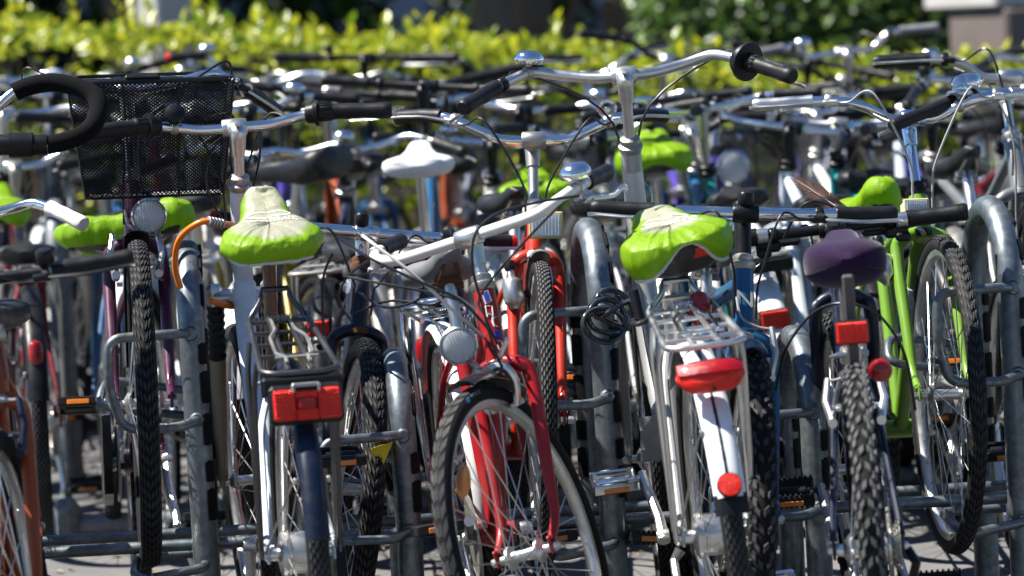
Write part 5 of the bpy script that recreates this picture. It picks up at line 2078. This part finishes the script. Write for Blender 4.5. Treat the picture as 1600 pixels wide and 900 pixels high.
# trekking bicycle left of the frame: butterfly bar with foam
c = P(-68, 225, 6.75)
trek = dict(X=c[0] + .06, Y=c[1] - .86, head=4, lean=0, steer=0, R=.345, zbar=float(c[2]), zsad=.86, wb=1.06, cl=.07, lht=.15, ext=.05, seed=13, frame='diamond', col=PT_['grey'], tyre=(.042, 'city', M['tyre']),
            bar=[(0, 0, 0), (-.02, -.1, -.004), (-.02, -.2, -.008), (0, -.27, .015), (.04, -.29, .06), (.07, -.27, .09), (.09, -.2, .112), (.09, -.13, .1), (.08, -.08, .065), (.07, -.04, .05), (.06, .02, .04)],
            levers=False, gripl=.02, shifter=None, guard=M['gloss_black'])
trek['bar'] = [(x, -y, z) for x, y, z in trek['bar']]
troot, tMS, tk_ = make_bike(trek, 'grey trekking bicycle whose black foam butterfly bar reaches in at the left edge')
hb = [o for o in troot.children if o.name.startswith('handlebar')][0]
pth = catmull([tk_['clamp'] + V(x, -y, z) for x, y, z in trek['bar']], 7)
b = MB()
b.tube(pth[13:51], .019, 14)
obj('foam_grip', b, hb, mat=M['foam'])
b = MB()
for d0, d1, r_ in ((5, 8, .021), (8, 11, .0255), (11, 13, .0215)):
    b.tube(pth[d0:d1 + 1], r_, 16)
obj('gear_shifter', b, hb, mat=M['black'])

# bicycle with white grips at the left edge
c = P(-60, 335, 7.3)
wg = dict(X=c[0] + .06, Y=c[1] - .88, head=3, lean=0, steer=0, R=.33, zbar=float(c[2]), zsad=.88, wb=1.02, cl=.06, lht=.14, ext=.04, seed=14, frame='step', col=PT_['wine'], tyre=(.04, 'city', M['tyre']), bar='city', gripmat=M['white_grip'], bsc=.78, levers=False, guard=M['white_guard'])
make_bike(wg, 'wine red bicycle with a chrome bar and white grip at the left edge')
# bicycle beyond the right edge whose black grip reaches in
c = P(1598, 142, 7.45)
rg = dict(X=c[0] + .05, Y=c[1] - .86, head=3, lean=0, steer=0, R=.345, zbar=float(c[2]), zsad=.86, wb=1.08, cl=.07, lht=.3, ha=68, seed=15, frame='dutch', col=PT_['black'], tyre=(.042, 'city', M['tyre']),
          bar=[(0, 0, 0), (.01, .05, 0), (.015, .09, .002), (0, .13, .004), (-.04, .19, -.012), (-.08, .26, -.032), (-.12, .33, -.052)], gripl=.2, gripr=.0145, levers=True, bells=[(1, .225, 'chrome', -.1, .1, 1), (1, .2, 'side', 0, 0, 1)], barmat=M['chrome'], guard=M['gloss_black'], cablemat=M['cable_g'])
make_bike(rg, 'black bicycle at the right edge with two bells beside its long black grip')
c = P(1600, 330, 7.35)
rw = dict(X=c[0] + .02, Y=8.5, head=183, lean=0, steer=5, R=.34, zbar=.98, zsad=.9, wb=1.06, cl=.06, pit=11, seed=16, frame='diamond', col=PT_['grey'], tyre=(.046, 'chevron', M['tyre']), bar='riser', barmat=M['alu'])
make_bike(rw, 'grey bicycle cut off by the right edge with its tyre beside the tall stand')

# loose cables
def cables_of(root, s, lst):
    inv = bike_matrix(s).inverted()
    for pts, r, m in lst:
        b = MB()
        b.tube(catmull([np.array(inv @ Vector(P(*p))) for p in pts], 7), r, 7)
        obj('brake_cable', b, root, mat=m)


cables_of(rroot, red, [
    ([(566, 368, 6.4), (590, 386, 6.36), (650, 432, 6.34), (720, 496, 6.36), (757, 527, 6.4)], .0032, M['cable_w']),
    ([(532, 372, 6.4), (575, 402, 6.36), (650, 438, 6.33), (720, 470, 6.33), (768, 520, 6.4)], .0030, M['cable']),
    ([(520, 396, 6.42), (506, 430, 6.42), (504, 480, 6.45), (507, 535, 6.5)], .0027, M['cable']),
    ([(752, 470, 6.3), (739, 420, 6.27), (742, 368, 6.25), (775, 335, 6.25), (840, 316, 6.27), (905, 306, 6.3)], .0029, M['cable']),
    ([(752, 470, 6.3), (765, 520, 6.3), (778, 560, 6.32), (795, 590, 6.34)], .0029, M['cable']),
])
cables_of(droot, dark, [
    ([(640, 395, 7.1), (662, 440, 7.05), (650, 470, 7.02), (600, 480, 7.02), (560, 455, 7.1)], .0028, M['cable']),
    ([(655, 395, 7.1), (690, 450, 7.0), (680, 476, 7.0), (610, 470, 7.05), (555, 490, 7.1)], .0028, M['cable']),
    ([(600, 392, 7.1), (545, 430, 7.0), (530, 468, 7.0), (548, 500, 7.1)], .0028, M['cable'])])
cables_of(aroot, bluea, [
    ([(322, 188, 7.2), (345, 178, 7.15), (365, 185, 7.15), (360, 240, 7.2), (368, 310, 7.25)], .0027, M['cable']),
    ([(345, 215, 7.15), (325, 250, 7.1), (325, 300, 7.1), (352, 350, 7.15)], .0027, M['cable']),
    ([(408, 205, 7.15), (405, 250, 7.15), (395, 295, 7.2)], .0027, M['cable'])])
cables_of(mroot, mtb, [
    ([(1212, 610, 6.55), (1228, 545, 6.5), (1270, 490, 6.45), (1316, 474, 6.4), (1370, 490, 6.4), (1412, 550, 6.45), (1430, 640, 6.5)], .0029, M['cable']),
    ([(1225, 372, 6.75), (1250, 325, 6.7), (1280, 315, 6.7), (1310, 335, 6.75), (1305, 390, 6.8)], .0028, M['cable']),
    ([(1200, 405, 6.75), (1165, 430, 6.75), (1130, 460, 6.8)], .0027, M['cable'])])

# ------------------------------------------------------------------ locks, feather
def coil(c, R_, turns, r, n, ax, drift):
    f = frame_from(ax)
    return [c + f[:, 0] * R_ * (1 + .15 * math.sin(t * .7)) * math.cos(t) + f[:, 1] * R_ * math.sin(t) * .85 + drift * (t / (2 * math.pi * turns)) for t in np.linspace(0, 2 * math.pi * turns, n)]


b = MB()
p0 = P(945, 515, 6.86)
pts = coil(p0, .047, 2.6, .006, 46, V(.5, -1, .2), V(.02, .03, .045))
pts = [P(905, 480, 6.9)] + pts
pts += [P(985, 470, 6.84), P(1000, 495, 6.8), P(985, 505, 6.74), P(1010, 502, 6.6), P(1040, 470, 6.55)]
b.tube(catmull(pts, 3), .0062, 9)
lk = obj('cable_lock', b, mat=mat('smoked_lock_sleeve', (.03, .032, .036), .18, coat=.8))
tag(lk, 'coiled black cable lock hanging from the tall middle stand', 'cable lock')
b = MB()
b.tube([P(990, 455, 6.8), P(1000, 500, 6.78)], .011, 10)
obj('lock_barrel', b, lk, mat=M['black'])
b = MB()
pts = [P(282, 450, 6.93), P(274, 420, 6.92), P(276, 385, 6.9), P(290, 362, 6.88), P(315, 347, 6.87), P(335, 347, 6.88)]
b.tube(catmull(pts, 6), .0066, 10)
pts2 = [P(350, 350, 6.9), P(366, 354, 6.95), P(380, 372, 7.05), P(376, 450, 7.15), P(366, 478, 7.15), P(330, 470, 7.05)]
b.tube(catmull(pts2, 6), .0066, 10)
ol = obj('cable_lock', b, mat=mat('orange_lock_sleeve', (.85, .2, .01), .32, coat=.3))
tag(ol, 'orange cable lock looped round the tall stand beside the mesh basket', 'cable lock')
b = MB()
a0, a1 = P(322, 345, 6.87), P(352, 351, 6.9)
d = _unit(a1 - a0)
for i in range(5):
    b.lathe([(.0085, 0), (.0105, .001), (.0105, .0065), (.0085, .0075)], a0 + d * (.004 + i * .008), d, 12)
obj('combination_dial', b, ol, mat=M['dull'])
b = MB()
q0, q1 = P(1340, 345, 7.05), P(1243, 280, 7.1)
ax = _unit(q1 - q0)
sd_ = _unit(np.cross(ax, V(0, 1, 0)))
Lf = np.linalg.norm(q1 - q0)
up_, lo_ = [], []
nb = 26
for i in range(nb + 1):
    t = i / nb
    w = .017 * math.sin(math.pi * min(t * .92 + .08, 1)) ** .6
    base = q0 + ax * Lf * t + V(0, .004 * math.sin(t * 3), .006 * math.sin(t * math.pi))
    for s in (1, -1):
        if i < nb:
            ww = w * (1.25 if s > 0 else .8) * (1 + .1 * math.sin(i * 5.1 + s))
            base2 = base + ax * Lf / nb * .92
            tip = ax * .014
            b.add([base, base2, base2 + sd_ * ww * s + tip + V(0, -.003, 0), base + sd_ * ww * s + tip + V(0, -.002, 0)], [(0, 1, 2, 3)])
fe = obj('feather', b, mat=mat('brown_feather', (.2, .1, .07), .7, var=.45, vscale=90), sharp=None)
tag(fe, 'brown feather stuck behind the dark mountain bicycle bar', 'feather')
b = MB()
b.tube([q0 - ax * .03, q0 + ax * Lf * .98], [.0016, .0005], 6)
obj('quill', b, fe, mat=M['white_grip'])

# ------------------------------------------------------------------ blurred bicycles behind
def bg(px, py, Yb, facing, label, group, head=3, zsad=.9, lx=.87, **kw):
    """Bicycle whose bar clamp is seen at (px, py) at distance Yb."""
    c = P(px, py, Yb)
    h = math.radians(head + (180 if facing else 0))
    s = dict(X=c[0] + math.sin(h) * lx, Y=c[1] - math.cos(h) * lx, head=math.degrees(h), zbar=float(np.clip(c[2], .86, 1.27)), zsad=zsad, R=.34, wb=1.06, cl=.06, lht=.18, lo=True,
             tyre=(.042, 'city', M['tyre']), bar='flat')
    if s['zbar'] > 1.12:
        s['lht'] = .26
    rr = random.Random(kw.get('seed', 1) * 7 + 1)
    s.update(steer=rr.uniform(-24, 24), lean=rr.gauss(1, 3.2), crank=rr.uniform(0, 360))
    s['head'] += rr.uniform(-7, 7)
    if rr.random() < .4:
        s['bells'] = [(rr.choice((1, -1)), rr.uniform(.16, .21), rr.choice(('chrome', 'thin', 'stub')), 0, 0, 1)]
    s['headset'] = rr.choice((M['black'], M['black'], M['dull']))
    s['stem'] = rr.choice((M['black'], M['chrome'], M['alu'], M['dull']))
    s.update(kw)
    return make_bike(s, label, group)


cv = lambda seed, label, **k: dict(seed=seed, label=label, drop=.06, puff=.02, hem=False, **k)
G2 = 'bicycles in the blurred second rack'
G3 = 'bicycles in the far rack before the hedge'
bl, ch, al = M['black'], M['chrome'], M['alu']
# second rack, near side (rear towards the camera)
bg(-20, 175, 9.9, 0, 'dark bicycle with chrome bar behind the foam bar at the left edge', G2, seed=21, col=PT_['navy'], bar='city', barmat=ch, guard=M['dull'], zsad=.9, cover=cv(2.2, 'blurred lime green saddle rain cover at the left edge'))
bg(165, 185, 9.8, 0, 'blue bicycle seen through the mesh basket', G2, seed=22, col=PT_['blue'], bar='flat', barmat=bl, guard=M['white_guard'], tail=dict(kind='square', pos=(-.3, 0, .55)), zsad=.86)
bg(330, 165, 9.9, 0, 'white framed bicycle directly right of the mesh basket', G2, seed=23, col=PT_['white'], bar='swept', barmat=ch, bells=[(1, .2, 'chrome', 0, 0, 1)], zsad=.9, guard=M['dull'], rack=dict(h=.05, mat=al))
bg(385, 170, 9.7, 0, 'mustard bicycle with a large dark slanting saddle', G2, head=14, seed=24, col=PT_['yellow'], bar='riser', barmat=ch, saddle=M['saddle'], zsad=.99, stwist=42, stilt=-10, sdeep=1.5, swide=1.15, guard=M['dull'])
bg(560, 140, 10.0, 0, 'dark bicycle with a pale rimmed black saddle on a steel post', G2, seed=25, col=PT_['orange'], bar='flat', barmat=bl, saddle=M['saddle'], zsad=.98, swide=1.05, guard=M['dull'])
bg(640, 135, 9.4, 0, 'navy bicycle with a white saddle and tall red rear light', G2, seed=26, col=PT_['blue'], bar='flat', barmat=bl, saddle=M['saddle_white'], zsad=1.0, stilt=12, swide=1.15, guard=PT_['navy'], ga=(40, 172), gw=.062,
   tail=dict(kind='tall', pos=(-.31, 0, .52), s=1.2), rack=dict(h=.08, mat=M['alu'], plate=True))
bg(815, 170, 9.9, 0, 'chrome barred bicycle behind the bell of the orange red bicycle', G2, seed=27, col=PT_['blue_white'], bar='city', barmat=ch, guard=M['white_guard'], zsad=.86, cover=cv(4.2, 'blurred lime green saddle rain cover behind the white bar'))
bg(985, 160, 9.9, 0, 'teal bicycle behind the stem of the silver bicycle', G2, seed=28, col=PT_['teal'], bar='flat', barmat=bl, zsad=.94, guard=M['dull'], cover=cv(6.2, 'blurred lime green saddle rain cover behind the silver stem'))
bg(1135, 165, 9.3, 0, 'bicycle with a white rear mudguard carrying two red lights', G2, seed=29, col=PT_['teal'], bar='swept', barmat=ch, guard=M['white_guard'], ga=(30, 172), gw=.066, zsad=.86,
   tail=dict(kind='square', pos=(-.3, 0, .56), s=1.25), rack=dict(h=.03, mat=M['dull'], plate=True))
bg(1290, 175, 9.9, 0, 'white bicycle behind the feather', G2, seed=30, col=PT_['white'], bar='riser', barmat=ch, guard=M['dull'], zsad=.86, stwist=10)
bg(1440, 165, 9.9, 0, 'violet bicycle behind the stem of the lime green bicycle', G2, seed=31, col=PT_['violet'], bar='flat', barmat=bl, guard=M['dull'], zsad=.84)
bg(1590, 120, 9.6, 0, 'silver barred bicycle at the right edge of the second rack', G2, seed=32, col=PT_['silver'], bar='city', barmat=al, guard=M['white_guard'], zsad=.86, cover=cv(7.2, 'blurred lime green saddle rain cover near the right edge'))
for i, (px, py, Yb, cc, br, bm, gd, lb) in enumerate((
        (70, 215, 9.6, 'wine', 'dip', ch, 'black', 'wine red bicycle with a black rear mudguard behind the foam bar'), (240, 205, 9.5, 'blue_white', 'riser', bl, 'black', 'pale blue bicycle behind the lower part of the mesh basket'),
        (395, 205, 9.4, 'black', 'city', al, 'white_guard', 'black bicycle with a white mudguard behind the stem of the pale blue bicycle'), (510, 200, 9.3, 'navy', 'city', ch, 'black', 'navy bicycle below the pale rimmed saddle'),
        (745, 205, 9.4, 'white', 'swept', ch, 'white_guard', 'white bicycle behind the bar of the red bicycle'), (895, 200, 9.3, 'silver', 'dip', al, 'dull', 'silver bicycle behind the tall middle stand'),
        (1060, 205, 9.5, 'midblue', 'riser', bl, 'white_guard', 'bright blue bicycle with white mudguard right of the silver stem'), (1215, 215, 9.3, 'blue_white', 'ushape', ch, 'dull', 'pale blue bicycle behind the straight chrome bar'),
        (1370, 205, 9.4, 'teal', 'swept', al, 'black', 'teal bicycle behind the purple saddle'), (1520, 200, 9.3, 'grey', 'city', ch, 'white_guard', 'grey bicycle with white mudguard beside the tall right stand'))):
    bg(px, py, Yb, 0, lb, G2, seed=120 + i, col=PT_[cc], bar=br, barmat=bm, guard=M[gd], zsad=.8 + .03 * (i % 3), zbar=.98, tail=dict(kind='square', pos=(-.3, 0, .6)) if i % 2 else dict(kind='tall', pos=(-.3, 0, .55)),
       rack=dict(h=.05, mat=M['dull']) if i % 3 == 0 else None)
# second rack, far side (front towards the camera)
bg(75, 150, 10.6, 1, 'black bicycle facing the camera behind the foam bar', G2, seed=41, col=PT_['black'], bar='city', barmat=ch, lamp=dict(off=(0, 0, .05)), guard=M['dull'])
bg(250, 140, 10.5, 1, 'grey bicycle with a black bar behind the basket rim', G2, seed=42, col=PT_['grey'], bar='flat', barmat=bl, fguard=M['white_guard'])
bg(490, 165, 10.4, 1, 'violet bicycle with a black riser bar left of the white saddle', G2, seed=43, col=PT_['violet'], bar='riser', barmat=bl, fguard=M['dull'], lamp=dict(off=(0, 0, .05)))
bg(700, 165, 10.5, 1, 'orange bicycle facing the camera behind the chrome brake lever', G2, seed=44, col=PT_['orange'], bar='flat', barmat=bl, fguard=M['dull'])
bg(905, 150, 10.5, 1, 'silver bicycle with dark bar between the two chrome bells', G2, seed=45, col=PT_['silver'], bar='riser', barmat=bl)
bg(1110, 185, 10.2, 1, 'bicycle with a round clear headlight and white front mudguard', G2, seed=46, col=PT_['violet'], bar='flat', barmat=al, gripl=.16, fguard=M['white_guard'], fga=(10, 130), lamp=dict(off=(.02, .0, .12), r=.05), stem=ch)
bg(1240, 150, 10.6, 1, 'blue bicycle with dark mesh basket in the second rack', G2, seed=47, col=PT_['midblue'], bar='city', barmat=ch, basket=dict(pos=(.97, 0, .93), cell=.02), fguard=M['dull'])
bg(1385, 150, 10.5, 1, 'pale blue bicycle with low riser bar behind the lime green bicycle', G2, seed=48, col=PT_['blue_white'], bar='riser', barmat=bl, bells=[(1, .22, 'chrome', 0, 0, 1)])
bg(1530, 150, 10.5, 1, 'wine red bicycle in the second rack left of the right edge', G2, seed=49, col=PT_['wine'], bar='flat', barmat=bl, fguard=M['dull'])
# far rack before the hedge
bg(20, 125, 11.7, 0, 'dark bicycle with chrome bar at the left end of the far rack', G3, seed=61, col=PT_['black'], bar='city', barmat=ch, cover=cv(3.9, 'small blurred lime green saddle rain cover below the foam bar'))
bg(175, 118, 11.8, 0, 'dark bicycle behind the top rim of the mesh basket', G3, seed=62, col=PT_['navy'], bar='flat', barmat=bl, bells=[(-1, .2, 'chrome', 0, 0, 1)])
bg(440, 128, 11.6, 0, 'chrome barred bicycle with a red tip on its black grip', G3, head=2, lean=4, seed=63, col=PT_['black'], barmat=ch, gripend=M['red_lens'], gripend_side=1, levers=False,
   bar=[(0, 0, 0), (.01, .06, .01), (.0, .12, .03), (-.01, .155, .08), (-.02, .185, .115), (-.03, .3, .118)], barr=[(0, 0, 0), (.01, -.06, .0), (.0, -.14, .02), (-.04, -.2, .02), (-.1, -.27, .0), (-.17, -.31, -.02)], bells=[(1, .13, 'chrome', 0, 0, 1)])
bg(597, 88, 11.9, 0, 'bicycle with a long black straight bar against the hedge', G3, head=0, seed=64, col=PT_['blue'], bar='flat', barmat=bl, bsc=1.1, gripl=.16)
bg(742, 128, 11.3, 0, 'bicycle with a thick black bar on two silver clamps against the hedge', G3, head=0, seed=65, col=PT_['grey'], bar='flat', barmat=bl, bsc=1.15, rbar=.018, gripr=.02, gripl=.2, stem=al)
bg(1010, 88, 11.9, 0, 'bicycle with a black grip and silver lever right of the silver stem', G3, head=2, seed=66, col=PT_['violet'], bar='riser', barmat=bl, lever=al)
bg(1215, 92, 11.8, 0, 'violet bicycle leaning in the far rack beside the silver bar', G3, head=-6, lean=-7, seed=67, col=PT_['violet'], bar='flat', barmat=bl)
bg(1350, 78, 11.4, 0, 'bicycle with a tall chrome rise bar against the dark trees', G3, head=2, seed=68, col=PT_['black'], barmat=ch, stem=al, bsc=1.05, bar=[(0, 0, 0), (.0, .05, 0), (.01, .1, .0), (0, .15, .035), (0, .19, .04), (-.03, .31, .035)], gripmat=M['saddle_grey'], bells=[(1, .2, 'chrome', 0, 0, 1)])
bg(1480, 108, 11.9, 0, 'bicycle with a black bar below the stone pier', G3, seed=69, col=PT_['navy'], bar='riser', barmat=bl, bells=[(1, .2, 'chrome', 0, 0, 1)])
bg(1625, 100, 11.6, 0, 'silver barred bicycle at the right end of the far rack', G3, seed=70, col=PT_['grey'], bar='city', barmat=al)
# bicycles pushed up against the hedge, mostly hidden
for i, (px, py, cc, br, bm, lb) in enumerate((
        (95, 140, 'black', 'swept', ch, 'half hidden bicycle against the hedge left of the mesh basket'), (300, 125, 'wine', 'city', ch, 'wine red bicycle against the hedge right of the mesh basket'),
        (505, 120, 'black', 'city', al, 'half hidden bicycle against the hedge above the black quilted saddle'), (670, 112, 'navy', 'riser', bl, 'navy bicycle against the hedge above the white saddle'),
        (870, 118, 'black', 'dip', ch, 'black bicycle against the hedge behind the large chrome bell'), 
        (1260, 120, 'black', 'riser', bl, 'black bicycle against the hedge right of the large twist grip'), 
        (1560, 135, 'black', 'swept', bl, 'black bicycle against the hedge at the right end'))):
    bg(px, py, 12.5, 1, lb, 'bicycles pushed up against the hedge', seed=80 + i, lx=.2, col=PT_[cc], bar=br, barmat=bm, fguard=(M['white_guard'] if i % 3 == 0 else M['black']), lamp=(dict(off=(0, 0, .05)) if i % 2 else None))
bpy.context.view_layer.update()
